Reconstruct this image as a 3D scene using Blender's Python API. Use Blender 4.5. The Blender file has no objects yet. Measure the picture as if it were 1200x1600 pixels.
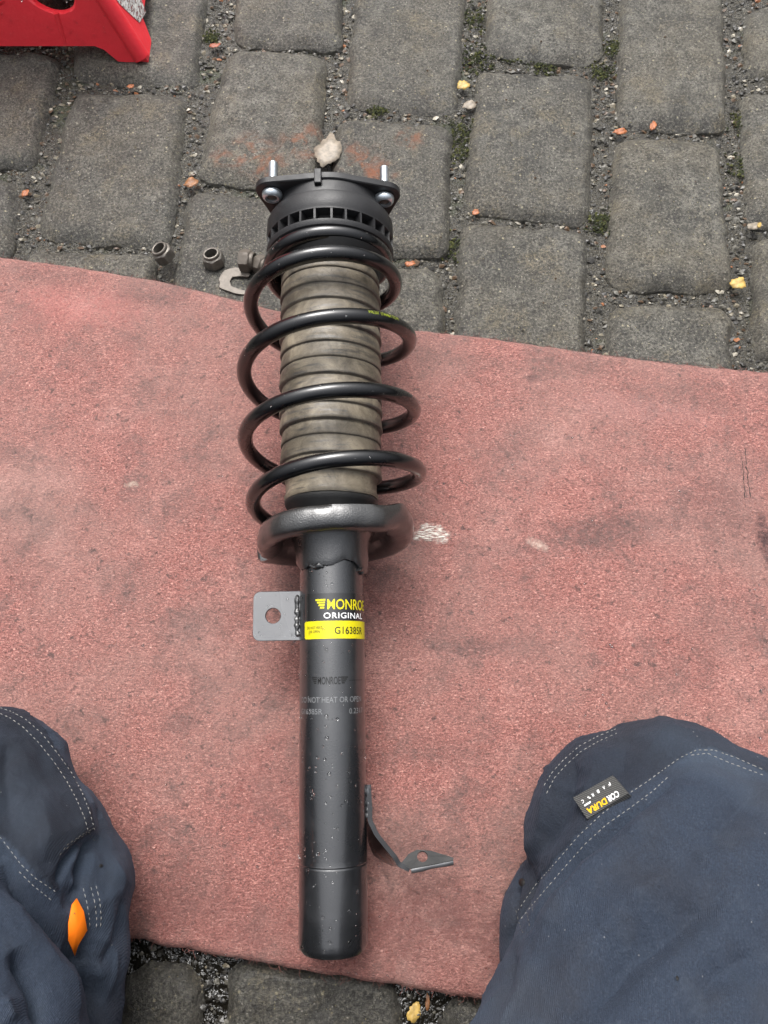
import bpy, bmesh, math, random
import numpy as np
from mathutils import Vector, Matrix, noise
from mathutils.bvhtree import BVHTree
random.seed(7); rng = np.random.default_rng(7)
S = bpy.context.scene; COL = S.collection; PI = math.pi

# ---------------------------------------------------------------- camera
CAM_H = .68; CAM_T = math.radians(20); FPX = 1200.0
cd = bpy.data.cameras.new('camera'); cam = bpy.data.objects.new('camera', cd); COL.objects.link(cam)
cam.location = (0, 0, CAM_H); cam.rotation_euler = (CAM_T, 0, 0)
cd.sensor_fit = 'VERTICAL'; cd.sensor_height = 24; cd.lens = 18.0
cd.clip_start = .01; cd.clip_end = 300
S.camera = cam
# ---------------------------------------------------------------- sky and sun (overcast)
SUN_EL = math.radians(58); SUN_AZ = math.radians(-14)      # azimuth measured from +Y, the far side, towards +X
w = bpy.data.worlds.new('World'); S.world = w; w.use_nodes = True
nt = w.node_tree; nt.nodes.clear()
sky = nt.nodes.new('ShaderNodeTexSky'); sky.sky_type = 'NISHITA'; sky.sun_disc = False
sky.sun_elevation = SUN_EL; sky.sun_rotation = SUN_AZ
sky.air_density = 1.0; sky.dust_density = 6.0; sky.ozone_density = 1.0
hs = nt.nodes.new('ShaderNodeHueSaturation'); hs.inputs['Saturation'].default_value = .22
bg = nt.nodes.new('ShaderNodeBackground'); bg.inputs['Strength'].default_value = .15
wo = nt.nodes.new('ShaderNodeOutputWorld')
# an overcast sky is brightest overhead and falls off evenly to the horizon
wtc = nt.nodes.new('ShaderNodeTexCoord'); wsp = nt.nodes.new('ShaderNodeSeparateXYZ'); nt.links.new(wtc.outputs['Generated'], wsp.inputs[0])
wmr = nt.nodes.new('ShaderNodeMapRange'); wmr.inputs['From Min'].default_value = 0; wmr.inputs['From Max'].default_value = 1; wmr.inputs['To Min'].default_value = .16; wmr.inputs['To Max'].default_value = 2.9
wpw = nt.nodes.new('ShaderNodeMath'); wpw.operation = 'POWER'; wpw.use_clamp = True; nt.links.new(wsp.outputs['Z'], wpw.inputs[0]); wpw.inputs[1].default_value = 1.7
nt.links.new(wpw.outputs[0], wmr.inputs['Value'])
wmx = nt.nodes.new('ShaderNodeVectorMath'); wmx.operation = 'SCALE'; nt.links.new(hs.outputs[0], wmx.inputs[0]); nt.links.new(wmr.outputs[0], wmx.inputs['Scale'])
nt.links.new(sky.outputs[0], hs.inputs['Color']); nt.links.new(wmx.outputs[0], bg.inputs['Color']); nt.links.new(bg.outputs[0], wo.inputs[0])
sl = bpy.data.lights.new('sun', 'SUN'); sl.energy = .9; sl.angle = math.radians(30); sl.color = (1, .98, .95)
sun = bpy.data.objects.new('sun', sl); COL.objects.link(sun)
sdir = Vector((math.sin(SUN_AZ)*math.cos(SUN_EL), math.cos(SUN_AZ)*math.cos(SUN_EL), math.sin(SUN_EL)))
sun.rotation_euler = (-sdir).to_track_quat('-Z', 'Y').to_euler()
S.view_settings.view_transform = 'Standard'; S.view_settings.look = 'None'
S.view_settings.exposure = .25; S.view_settings.gamma = 1; S.view_settings.use_curve_mapping = False

# ---------------------------------------------------------------- helpers
cT, sT = math.cos(CAM_T), math.sin(CAM_T)
AX_R = np.array([1., 0, 0]); AX_U = np.array([0, cT, sT]); AX_F = np.array([0, sT, -cT]); CAMP = np.array([0, 0, CAM_H])
def un(u, v, z=0.0):
    """where the sight line through a photo pixel meets the height z"""
    d = AX_F + (u-600)/FPX*AX_R - (v-800)/FPX*AX_U
    return CAMP + d*((z-CAM_H)/d[2])
def pr(P):
    q = np.asarray(P) - CAMP; Z = q @ AX_F
    return np.stack([600 + FPX*(q @ AX_R)/Z, 800 - FPX*(q @ AX_U)/Z], -1)
def mesh(name, verts, faces, smooth=True):
    me = bpy.data.meshes.new(name); me.from_pydata([tuple(map(float, v)) for v in verts], [], [tuple(map(int, f)) for f in faces]); me.update()
    if smooth: me.polygons.foreach_set('use_smooth', [True]*len(me.polygons))
    return me
def link(name, me, mat=None, parent=None):
    o = bpy.data.objects.new(name, me); COL.objects.link(o)
    if mat is not None and me is not None and len(me.materials) == 0: me.materials.append(mat)
    if parent is not None: o.parent = parent
    return o
def tag(o, label=None, cat=None, group=None, kind=None):
    for k, v in (('label', label), ('category', cat), ('group', group), ('kind', kind)):
        if v: o[k] = v
    return o
def empty(name, label, cat, loc=(0, 0, 0), group=None, kind=None):
    o = bpy.data.objects.new(name, None); COL.objects.link(o); o.location = loc; o.empty_display_size = .05
    return tag(o, label, cat, group, kind)
def bm_mesh(name, bm, smooth=True):
    bmesh.ops.recalc_face_normals(bm, faces=bm.faces)
    me = bpy.data.meshes.new(name); bm.to_mesh(me); bm.free()
    if smooth: me.polygons.foreach_set('use_smooth', [True]*len(me.polygons))
    return me
def shade_auto(me, ang=35):
    bm = bmesh.new(); bm.from_mesh(me)
    for e in bm.edges:
        e.smooth = not (len(e.link_faces) == 2 and e.calc_face_angle(0) > math.radians(ang))
    bm.to_mesh(me); bm.free(); return me
def tube(pts, rad, n=20, cap=True, up=(0, 0, 1)):
    """swept tube along points; rad scalar or list -> verts, faces"""
    pts = [Vector(p) for p in pts]; V = []; F = []
    m = len(pts); rads = rad if hasattr(rad, '__len__') else [rad]*m
    nrm = None
    for i, p in enumerate(pts):
        t = (pts[min(i+1, m-1)] - pts[max(i-1, 0)]).normalized()
        if nrm is None:
            a = Vector(up)
            if abs(a.dot(t)) > .9: a = Vector((1, 0, 0))
            nrm = (a - t*a.dot(t)).normalized()
        else: nrm = (nrm - t*nrm.dot(t)).normalized()
        b = t.cross(nrm)
        for k in range(n):
            a = 2*PI*k/n; V.append(p + (nrm*math.cos(a) + b*math.sin(a))*rads[i])
    for i in range(m-1):
        for k in range(n):
            k2 = (k+1) % n; F.append((i*n+k, i*n+k2, (i+1)*n+k2, (i+1)*n+k))
    if cap:
        F.append(tuple(range(n))[::-1]); F.append(tuple((m-1)*n+k for k in range(n)))
    return V, F
def lathe(prof, n=96, fn=None, closed=False):
    """prof: (radius, s) pairs round the local Y axis; angle 0 faces +Z (up), +90 deg is +X"""
    V = []; F = []; m = len(prof)
    for i, (r, s) in enumerate(prof):
        for k in range(n):
            a = 2*PI*k/n; rr, ss = (r, s) if fn is None else fn(r, s, a, i)
            V.append((rr*math.sin(a), ss, rr*math.cos(a)))
    for i in range(m-1 if not closed else m):
        j = (i+1) % m
        for k in range(n):
            k2 = (k+1) % n; F.append((i*n+k, j*n+k, j*n+k2, i*n+k2))
    if not closed:
        F.append(tuple(range(n))); F.append(tuple((m-1)*n+k for k in range(n))[::-1])
    return V, F
def join(parts):
    V = []; F = []
    for v, f in parts:
        o = len(V); V += list(v); F += [tuple(i+o for i in q) for q in f]
    return V, F
def fix(me):
    bm = bmesh.new(); bm.from_mesh(me); bmesh.ops.recalc_face_normals(bm, faces=bm.faces); bm.to_mesh(me); bm.free(); return me
def nz(x, y, z=0): return noise.noise((x, y, z))

# ---------------------------------------------------------------- materials
class NT:
    def __init__(s, name):
        s.m = bpy.data.materials.new(name); s.m.use_nodes = True; s.t = s.m.node_tree
        s.p = s.t.nodes['Principled BSDF']; s.tc = s.t.nodes.new('ShaderNodeTexCoord')
    def n(s, typ, **kw):
        x = s.t.nodes.new(typ)
        for k, v in kw.items(): setattr(x, k, v)
        return x
    def l(s, a, b): s.t.links.new(a, b)
    def co(s, scale=(1, 1, 1), rot=(0, 0, 0), src='Object'):
        mp = s.n('ShaderNodeMapping'); mp.inputs['Scale'].default_value = scale; mp.inputs['Rotation'].default_value = rot
        s.l(s.tc.outputs[src], mp.inputs[0]); return mp.outputs[0]
    def noise(s, scale, detail=3, rough=.55, co=None, dist=0, out=0):
        x = s.n('ShaderNodeTexNoise'); x.inputs['Scale'].default_value = scale; x.inputs['Detail'].default_value = detail
        x.inputs['Roughness'].default_value = rough; x.inputs['Distortion'].default_value = dist
        s.l(co if co is not None else s.tc.outputs['Object'], x.inputs['Vector']); return x.outputs[out]
    def vor(s, scale, co=None, out='Distance', feat='F1'):
        x = s.n('ShaderNodeTexVoronoi'); x.feature = feat; x.inputs['Scale'].default_value = scale
        s.l(co if co is not None else s.tc.outputs['Object'], x.inputs['Vector']); return x.outputs[out]
    def ramp(s, f, *stops, interp='LINEAR'):
        r = s.n('ShaderNodeValToRGB'); r.color_ramp.interpolation = interp; e = r.color_ramp.elements
        while len(e) < len(stops): e.new(.5)
        for i, (p, c) in enumerate(stops):
            e[i].position = p; e[i].color = (c, c, c, 1) if not hasattr(c, '__len__') else (*c, 1)
        s.l(f, r.inputs[0]); return r.outputs[0]
    def mix(s, f, a, b, mode='MIX'):
        x = s.n('ShaderNodeMix', data_type='RGBA', blend_type=mode)
        for v, k in ((f, 0), (a, 6), (b, 7)):
            if isinstance(v, (int, float)): x.inputs[k].default_value = v if k == 0 else (v, v, v, 1)
            elif isinstance(v, tuple): x.inputs[k].default_value = (*v, 1)
            else: s.l(v, x.inputs[k])
        return x.outputs[2]
    def math(s, op, a, b=0.0):
        x = s.n('ShaderNodeMath', operation=op)
        for i, v in enumerate((a, b)):
            if isinstance(v, (int, float)): x.inputs[i].default_value = v
            else: s.l(v, x.inputs[i])
        return x.outputs[0]
    def bump(s, h, dist, strength=1.0, prev=None):
        b = s.n('ShaderNodeBump'); b.inputs['Strength'].default_value = strength; b.inputs['Distance'].default_value = dist
        s.l(h, b.inputs['Height'])
        if prev is not None: s.l(prev, b.inputs['Normal'])
        return b.outputs[0]
    def set(s, **kw):
        for k, v in kw.items():
            k = k.replace('_', ' ')
            i = s.p.inputs[k]
            if isinstance(v, (int, float)): i.default_value = v
            elif isinstance(v, tuple): i.default_value = (*v, 1) if len(v) == 3 and i.type == 'RGBA' else v
            else: s.l(v, i)
        return s.m

RUST = [(392, 238, .035), (478, 222, .035), (420, 258, .03), (560, 250, .035), (588, 272, .03), (350, 245, .02), (640, 215, .02)]
def mat_stone(name, wet=0.0):
    t = NT(name); W = t.co(src='Object')
    geo = t.n('ShaderNodeNewGeometry'); pos = geo.outputs['Position']
    rnd = t.n('ShaderNodeObjectInfo').outputs['Random']
    big = t.noise(9, 4, .6, pos); mid = t.noise(60, 5, .65, pos); fine = t.noise(420, 4, .7, pos); grit = t.noise(1100, 2, .6, pos)
    base = t.ramp(mid, (.30, (.058, .054, .045)), (.5, (.160, .152, .128)), (.70, (.30, .286, .245)))
    base = t.mix(t.ramp(big, (.40, 0), (.66, .6)), base, (.185, .155, .105)); b2 = t.noise(17, 5, .65, t.co((1, 1, 1), (0, 0, .7))); base = t.mix(t.ramp(b2, (.48, 0), (.66, .7)), base, (.045, .043, .038))
    base = t.mix(t.math('MULTIPLY', t.ramp(rnd, (.3, 0), (1, 1)), .5), base, (.075, .072, .066))
    g2 = t.noise(360, 5, .8, pos); base = t.mix(t.ramp(g2, (.40, .9), (.50, 0)), base, (.020, .018, .014)); base = t.mix(t.ramp(g2, (.53, 0), (.64, .75)), base, (.36, .335, .265)); yb = t.noise(21, 4, .7, t.co((1, 1, 1), (0, 0, 2.1))); base = t.mix(t.math('MULTIPLY', t.ramp(yb, (.54, 0), (.68, .75)), t.ramp(g2, (.46, .1), (.58, 1))), base, (.27, .22, .13))
    base = t.mix(t.ramp(grit, (.36, .8), (.48, 0)), base, (.022, .021, .018))
    # pale and yellowish sand grains
    v = t.vor(430, pos); vc = t.vor(430, pos, 'Color'); sep = t.n('ShaderNodeSeparateColor'); t.l(vc, sep.inputs[0])
    pick = t.math('MULTIPLY', t.ramp(v, (.12, .8), (.34, 0)), t.ramp(sep.outputs[0], (.82, 0), (.93, 1)))
    base = t.mix(pick, base, t.mix(t.ramp(sep.outputs[1], (.4, 0), (.6, 1)), (.62, .58, .50), (.42, .36, .17)))
    v2 = t.vor(170, pos); vc2 = t.vor(170, pos, 'Color'); sp2 = t.n('ShaderNodeSeparateColor'); t.l(vc2, sp2.inputs[0])
    pk2 = t.math('MULTIPLY', t.ramp(v2, (.14, 1), (.24, 0)), t.ramp(sp2.outputs[0], (.84, 0), (.88, 1)))
    base = t.mix(pk2, base, t.mix(t.ramp(sp2.outputs[1], (.45, 0), (.55, 1)), (.45, .40, .27), (.035, .028, .025)))
    if name == 'rusty_stone':
        r1 = t.noise(48, 5, .75, pos, .6); ms = None
        for (u, v, rr) in RUST:
            sb = t.n('ShaderNodeVectorMath', operation='DISTANCE'); t.l(pos, sb.inputs[0]); sb.inputs[1].default_value = tuple(un(u, v, 0))
            q = t.ramp(t.math('DIVIDE', sb.outputs['Value'], rr), (.25, 1), (1.0, 0)); ms = q if ms is None else t.math('MAXIMUM', ms, q)
        base = t.mix(t.math('MULTIPLY', ms, t.ramp(r1, (.47, 0), (.62, .8))), base, (.30, .095, .035))
    bright = t.noise(420, 2, .5, pos)
    b = t.bump(mid, .005, 1); b = t.bump(fine, .0030, 1, b); b = t.bump(g2, .0030, 1, b)
    ro = t.ramp(t.noise(26, 3, .6, pos), (.35, .30 if wet else .32), (.7, .46 if wet else .58))
    if wet: base = t.mix(wet, base, (.012, .011, .010)); b = t.bump(t.noise(700, 3, .7, pos), .0022, 1, b)
    return t.set(Base_Color=base, Roughness=ro, Normal=b, Specular_IOR_Level=.6, Coat_Weight=.3 if wet else .15, Coat_Roughness=.22, Coat_Normal=b)
M_STONE = mat_stone('stone'); M_RUSTY = mat_stone('rusty_stone'); M_WET = mat_stone('wet_stone', .38)

def mat_soil():
    t = NT('joint_grit'); geo = t.n('ShaderNodeNewGeometry'); pos = geo.outputs['Position']
    a = t.noise(90, 5, .7, pos); b_ = t.noise(600, 3, .7, pos); mo = t.noise(14, 4, .6, pos)
    c = t.ramp(b_, (.35, (.010, .009, .006)), (.5, (.036, .032, .022)), (.72, (.15, .130, .09)))
    c = t.mix(t.ramp(a, (.4, 0), (.7, .6)), c, (.03, .026, .02))
    c = t.mix(t.ramp(mo, (.56, 0), (.66, .55)), c, (.035, .048, .014))
    b = t.bump(a, .006, 1); b = t.bump(b_, .002, 1, b)
    return t.set(Base_Color=c, Roughness=.26, Normal=b, Specular_IOR_Level=.8)
M_SOIL = mat_soil()

def mat_mat():
    t = NT('red_mat'); C = t.tc.outputs['Object']
    st = t.co((430, 800, 300)); fib = t.noise(1, 4, .8, st, .8)
    st2 = t.co((900, 1500, 900)); fin = t.noise(1, 2, .6, st2)
    big = t.noise(7, 5, .62); blot = t.noise(26, 5, .7, dist=.4); sm = t.noise(130, 3, .7); brk = t.ramp(t.noise(240, 4, .8), (.38, .35), (.56, 1.25))
    c = t.ramp(fib, (.33, (.065, .026, .022)), (.45, (.26, .090, .075)), (.56, (.48, .190, .155)), (.69, (.86, .50, .42)))
    c = t.mix(t.ramp(fin, (.34, .65), (.5, 0)), c, (.11, .045, .04))
    c = t.mix(t.ramp(big, (.42, 0), (.70, .5)), c, (.30, .20, .17)); pw = t.noise(11, 4, .6, t.co((1, 1, 1), (0, 0, .9))); c = t.mix(t.math('MULTIPLY', t.ramp(pw, (.52, 0), (.70, .3)), t.ramp(fib, (.4, .3), (.6, 1))), c, (.72, .42, .36))
    c = t.mix(t.math('MULTIPLY', t.ramp(blot, (.50, 0), (.70, .62)), brk), c, (.115, .072, .064))
    c = t.mix(t.ramp(sm, (.60, 0), (.70, .7)), c, (.045, .030, .028))
    # dark rubbed patches, pale scuffs, and the kneeling person's shade painted in low down
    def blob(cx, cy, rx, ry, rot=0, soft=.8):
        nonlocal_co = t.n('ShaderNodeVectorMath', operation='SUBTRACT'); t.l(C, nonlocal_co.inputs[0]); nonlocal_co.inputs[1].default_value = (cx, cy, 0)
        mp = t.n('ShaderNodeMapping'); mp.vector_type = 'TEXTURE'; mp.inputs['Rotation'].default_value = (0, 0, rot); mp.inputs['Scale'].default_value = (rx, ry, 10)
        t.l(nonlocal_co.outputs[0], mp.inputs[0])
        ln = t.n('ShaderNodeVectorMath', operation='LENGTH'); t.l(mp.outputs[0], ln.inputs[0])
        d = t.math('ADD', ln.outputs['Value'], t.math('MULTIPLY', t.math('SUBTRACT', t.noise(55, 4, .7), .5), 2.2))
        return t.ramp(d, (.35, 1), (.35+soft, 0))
    for (u, v, rx, ry, ro, k, col) in MARKS_AND_SHADE:
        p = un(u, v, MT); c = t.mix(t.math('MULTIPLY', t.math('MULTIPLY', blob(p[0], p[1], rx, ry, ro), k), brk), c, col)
    b = t.bump(fib, .0022, 1); b = t.bump(fin, .0007, 1, b); b = t.bump(big, .01, .4, b)
    ro = t.ramp(t.noise(300, 3, .6), (.35, .26), (.65, .52))
    return t.set(Base_Color=c, Roughness=ro, Normal=b, Specular_IOR_Level=.62, Sheen_Weight=.08)
MT = .009     # height of the mat's upper face
MARKS_AND_SHADE = [(930, 830, .085, .022, .12, .5, (.085, .05, .045)), (1130, 790, .05, .05, 0, .35, (.10, .05, .045)), (840, 850, .012, .006, -.5, .8, (.55, .40, .33)),
         (206, 757, .007, .004, 0, .7, (.5, .38, .30)), (1196, 850, .01, .03, 0, .8, (.06, .02, .02)), (830, 590, .012, .006, 0, .6, (.05, .03, .03)),
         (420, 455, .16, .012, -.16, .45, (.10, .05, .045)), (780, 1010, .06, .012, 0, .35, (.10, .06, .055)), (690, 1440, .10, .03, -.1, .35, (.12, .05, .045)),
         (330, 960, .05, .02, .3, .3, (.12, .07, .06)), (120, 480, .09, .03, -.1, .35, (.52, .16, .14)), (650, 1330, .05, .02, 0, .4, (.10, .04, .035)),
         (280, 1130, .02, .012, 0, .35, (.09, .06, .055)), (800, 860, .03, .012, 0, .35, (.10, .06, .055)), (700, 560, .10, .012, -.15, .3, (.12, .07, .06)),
         (1000, 640, .09, .02, -.15, .25, (.42, .22, .20)), (225, 1450, .012, .022, .3, .6, (.06, .045, .035)), (250, 470, .05, .012, -.15, .4, (.09, .05, .045)), (60, 430, .06, .012, -.15, .3, (.10, .05, .045)), (900, 575, .06, .014, -.1, .35, (.10, .06, .05)), (1100, 620, .05, .02, -.1, .3, (.11, .07, .06)), (820, 680, .03, .02, 0, .25, (.12, .08, .07)), (330, 720, .03, .02, 0, .25, (.13, .08, .07)), (200, 900, .04, .02, 0, .2, (.13, .08, .07)), (700, 1180, .04, .015, 0, .25, (.11, .07, .06)), (640, 1470, .13, .05, -.1, .42, (.20, .062, .052)), (330, 1440, .10, .035, -.1, .40, (.20, .062, .052)), (420, 1250, .05, .06, 0, .25, (.24, .08, .07)), (300, 1380, .04, .03, 0, .3, (.13, .06, .05)), (1110, 990, .05, .03, .3, .2, (.14, .07, .06))]  # broad dark red patches at the near edge paint in the kneeling person's shade
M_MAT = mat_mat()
def mat_chalk():
    t = NT('white_scuff'); a = t.noise(1, 4, .7, t.co((160, 900, 1)))
    sp = t.n('ShaderNodeSeparateXYZ'); t.l(t.tc.outputs['Generated'], sp.inputs[0]); rg = t.noise(1, 3, .6, t.co((60, 60, 1)))
    def edge(o): return t.math('MULTIPLY', t.math('SUBTRACT', .5, t.math('ABSOLUTE', t.math('SUBTRACT', o, .5))), 2)
    m_ = t.math('MULTIPLY', edge(sp.outputs[0]), edge(sp.outputs[1]))
    al = t.math('MULTIPLY', t.ramp(a, (.44, 0), (.56, .9)), t.ramp(t.math('ADD', m_, t.math('MULTIPLY', t.math('SUBTRACT', rg, .5), 1.2)), (.12, 0), (.42, 1)))
    return t.set(Base_Color=(.72, .66, .58), Roughness=.7, Alpha=al)
def mat_black(name, base=(.012, .012, .013), rough=.3, spec=.9, coat=.6, cr=.12, blotch=.5, bump=.00015, metal=0.0):
    t = NT(name); n1 = t.noise(28, 5, .65, dist=.5); n2 = t.noise(900, 2, .5); n3 = t.noise(7, 3, .5)
    r = t.ramp(n1, (.3, rough*.8), (.7, rough*(1+blotch)))
    c = t.mix(t.ramp(n1, (.5, 0), (.75, .6)), base, tuple(min(1, b*2.2) for b in base))
    b = t.bump(n2, bump, .6)
    cr_ = t.ramp(n3, (.35, cr), (.7, cr*1.8))
    return t.set(Base_Color=c, Roughness=r, Specular_IOR_Level=spec, Coat_Weight=coat, Coat_Roughness=cr_, Normal=b, Metallic=metal)
M_TUBE = mat_black('black_tube_paint', (.010, .0105, .0115), .26, .9, .9, .13, .45)
M_SPRING = mat_black('spring_coating', (.0025, .0025, .003), .26, .28, 1.0, .045, .5)
M_SEAT = mat_black('seat_paint', (.010, .0098, .0095), .28, .9, 1.0, .12, .9, .0007)
M_PLASTIC = mat_black('black_plastic', (.013, .013, .014), .46, .5, 0, .3, .4, .0003)
M_RUBBER = mat_black('black_rubber', (.012, .012, .012), .55, .4, 0, .3, .4, .0003)
M_BRKT = mat_black('bracket_paint', (.05, .052, .056), .34, 1.0, 1.0, .2, .5)
def mat_boot():
    t = NT('dusty_boot_rubber'); a = t.noise(45, 5, .7, dist=.6); f = t.noise(500, 3, .6); st = t.noise(1, 4, .7, t.co((25, 260, 25)))
    c = t.ramp(a, (.30, (.052, .043, .031)), (.5, (.140, .117, .084)), (.74, (.26, .220, .158)))
    c = t.mix(t.ramp(st, (.53, 0), (.64, .72)), c, (.045, .043, .042))
    c = t.mix(t.ramp(f, (.62, 0), (.72, .6)), c, (.03, .027, .024))
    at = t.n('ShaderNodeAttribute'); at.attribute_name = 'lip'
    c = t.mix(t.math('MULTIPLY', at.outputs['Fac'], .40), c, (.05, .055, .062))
    b = t.bump(a, .001, .6); b = t.bump(f, .0003, .8, b)
    return t.set(Base_Color=c, Roughness=t.ramp(st, (.4, .62), (.65, .38)), Normal=b, Specular_IOR_Level=.5)
M_BOOT = mat_boot()
def mat_plain(name, col, rough=.5, metal=0.0, spec=.5, nsc=80, var=.4, bump=.0003, **kw):
    t = NT(name); a = t.noise(nsc, 4, .65)
    c = t.mix(t.ramp(a, (.3, var), (.7, 0)), col, tuple(x*.4 for x in col))
    return t.set(Base_Color=c, Roughness=rough, Metallic=metal, Specular_IOR_Level=spec, Normal=t.bump(a, bump, .7), **kw)
M_ZINC = mat_plain('zinc_plated_steel', (.72, .78, .82), .28, .85, .5, 300, .3)
M_STEEL = mat_plain('worn_steel', (.21, .19, .165), .42, .55, .5, 220, .75, .0006)
M_DULL = mat_plain('dull_rusty_steel', (.13, .110, .09), .5, .3, .6, 160, .6, .0009)
M_YEL = mat_plain('yellow_print', (.58, .51, .004), .38, 0, .5, 300, .06, .00002)
M_LABEL = mat_black('black_label_film', (.012, .012, .012), .16, .6, .7, .03, .2, .00002)
M_WHITE = mat_plain('white_print', (.78, .78, .78), .4, 0, .5, 200, .1, .00002)
M_GREYINK = mat_plain('olive_grey_print', (.06, .056, .010), .5, 0, .5, 200, .1, .00002)
M_STAMP_SHEEN = mat_plain('stamped_paint_sheen', (.17, .175, .18), .5, 0, .8, 500, .6, .0001)  # lighter than the tube: reflection on the raised letters put into the colour
M_DARKSTAMP = mat_plain('dark_stamped_paint', (.012, .012, .012), .5, 0, .3, 500, .6, .0001)
def mat_water():
    t = NT('water'); return t.set(Base_Color=(1, 1, 1), Roughness=.02, IOR=1.33, Transmission_Weight=1.0)
M_WATER = mat_water()
def mat_puddle():
    t = NT('dirty_water'); n = t.noise(120, 2, .5); n2 = t.noise(400, 2, .5)
    return t.set(Base_Color=(.008, .007, .005), Roughness=.04, IOR=1.33, Specular_IOR_Level=.9, Normal=t.bump(n2, .0015, .8, t.bump(n, .006, .9)))
M_PUD = mat_puddle()
def mat_red():
    t = NT('red_paint'); a = t.noise(18, 5, .65); f = t.noise(260, 4, .7); g = t.noise(60, 5, .75, dist=.5)
    c = t.mix(t.ramp(a, (.35, 0), (.7, .5)), (.86, .032, .048), (.72, .028, .040))
    c = t.mix(t.ramp(g, (.66, 0), (.74, .75)), c, (.10, .018, .016))
    c = t.mix(t.ramp(f, (.70, 0), (.76, .7)), c, (.09, .03, .025))
    return t.set(Base_Color=c, Roughness=t.ramp(a, (.3, .3), (.7, .48)), Specular_IOR_Level=.5, Coat_Weight=.25, Coat_Roughness=.2, Normal=t.bump(f, .0006, .4, t.bump(a, .004, .5)))
M_RED = mat_red()
def mat_sticker():
    t = NT('torn_white_sticker'); a = t.noise(1, 4, .8, t.co((120, 120, 420)), .6)
    return t.set(Base_Color=t.ramp(a, (.38, (.25, .02, .02)), (.44, (.09, .08, .08)), (.5, (.55, .53, .5)), (.7, (.74, .73, .7))), Roughness=.6, Normal=t.bump(a, .001, 1))
M_STICK = mat_sticker()
def mat_cloth():
    t = NT('navy_work_cloth'); C = t.tc.outputs['Object']
    wv = t.n('ShaderNodeTexWave'); wv.wave_type = 'BANDS'; wv.bands_direction = 'X'; wv.inputs['Scale'].default_value = 420; wv.inputs['Distortion'].default_value = .6
    wv.inputs['Detail'].default_value = 2; wv.inputs['Detail Scale'].default_value = 3
    t.l(t.co((1, .42, .35), (0, .25, .62)), wv.inputs['Vector'])
    tw = wv.outputs['Fac']; big = t.noise(11, 5, .6); mid = t.noise(45, 4, .7); f = t.noise(900, 3, .7)
    c = t.mix(t.ramp(tw, (.2, .55), (.8, 0)), (.028, .039, .060), (.019, .027, .043))
    c = t.mix(t.ramp(f, (.35, .6), (.6, 0)), c, (.009, .012, .020)); c = t.mix(t.ramp(t.noise(700, 2, .6), (.55, 0), (.75, .5)), c, (.06, .072, .095))
    c = t.mix(t.ramp(big, (.46, 0), (.66, .6)), c, (.022, .020, .021))
    big2 = t.noise(6, 3, .5, t.co((1, 1, 1), (0, 0, 1.1))); c = t.mix(t.ramp(big2, (.5, 0), (.68, .55)), c, (.066, .088, .120))
    c = t.mix(t.ramp(mid, (.56, 0), (.76, .4)), c, (.045, .055, .072))
    at = t.n('ShaderNodeAttribute'); at.attribute_name = 'pad'
    c = t.mix(t.math('MULTIPLY', at.outputs['Fac'], t.ramp(t.noise(30, 4, .6), (.3, .9), (.7, .55))), c, (.010, .011, .015))
    v = t.vor(110); vc = t.vor(110, out='Color'); sep = t.n('ShaderNodeSeparateColor'); t.l(vc, sep.inputs[0])
    pk = t.math('MULTIPLY', t.ramp(v, (.03, 1), (.07, 0)), t.ramp(sep.outputs[0], (.60, 0), (.66, 1)))
    c = t.mix(t.math('MULTIPLY', pk, .5), c, (.28, .28, .28))
    b = t.bump(tw, .0003, .7); b = t.bump(f, .0006, .8, b); b = t.bump(mid, .004, .7, b)
    return t.set(Base_Color=c, Roughness=.8, Specular_IOR_Level=.22, Sheen_Weight=.05, Sheen_Roughness=.5, Sheen_Tint=(.6, .7, 1.0), Normal=b)
M_CLOTH = mat_cloth()
M_THREAD = mat_plain('pale_thread', (.26, .255, .24), .8, 0, .3, 900, .3)
M_THREAD2 = mat_plain('dull_thread', (.10, .095, .09), .8, 0, .3, 900, .3)
M_ORANGE = mat_plain('orange_cloth', (.95, .20, .004), .7, 0, .3, 60, .15)
def mat_tag():
    t = NT('woven_grey_label'); wv = t.n('ShaderNodeTexWave'); wv.inputs['Scale'].default_value = 260; wv.bands_direction = 'Y'
    t.l(t.co((1, 1, 1), (0, 0, .5)), wv.inputs['Vector'])
    return t.set(Base_Color=t.ramp(wv.outputs['Fac'], (.3, (.030, .030, .030)), (.7, (.085, .084, .080))), Roughness=.6, Normal=t.bump(wv.outputs['Fac'], .0003, .8))
M_TAG = mat_tag()
M_AMBER = mat_plain('amber_print', (.85, .45, .01), .6, 0, .3, 300, .1)
M_BOOTS = mat_plain('black_leather', (.02, .018, .016), .5, 0, .5, 60, .4, .002)
def leafmat(name, c): return mat_plain(name, c, .5, 0, .5, 150, 1, .0006)
LEAF = {k: leafmat(k+'_leaf', c) for k, c in dict(orange=(.42, .14, .05), yellow=(.56, .37, .10), brown=(.28, .12, .045), pale=(.31, .26, .20), red=(.36, .10, .05)).items()}
CHIPM = [mat_plain('chip_'+n, c, .4, 0, .6, 400, .5, .0006) for n, c in dict(dark=(.035, .032, .027), grey=(.12, .112, .092), tan=(.22, .19, .135), pale=(.44, .40, .32), brown=(.11, .065, .035), rust=(.34, .13, .05)).items()]
M_MOSS = [mat_plain('moss_'+n, c, .7, 0, .3, 400, .6) for n, c in dict(dark=(.040, .048, .018), light=(.095, .10, .030)).items()]

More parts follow.
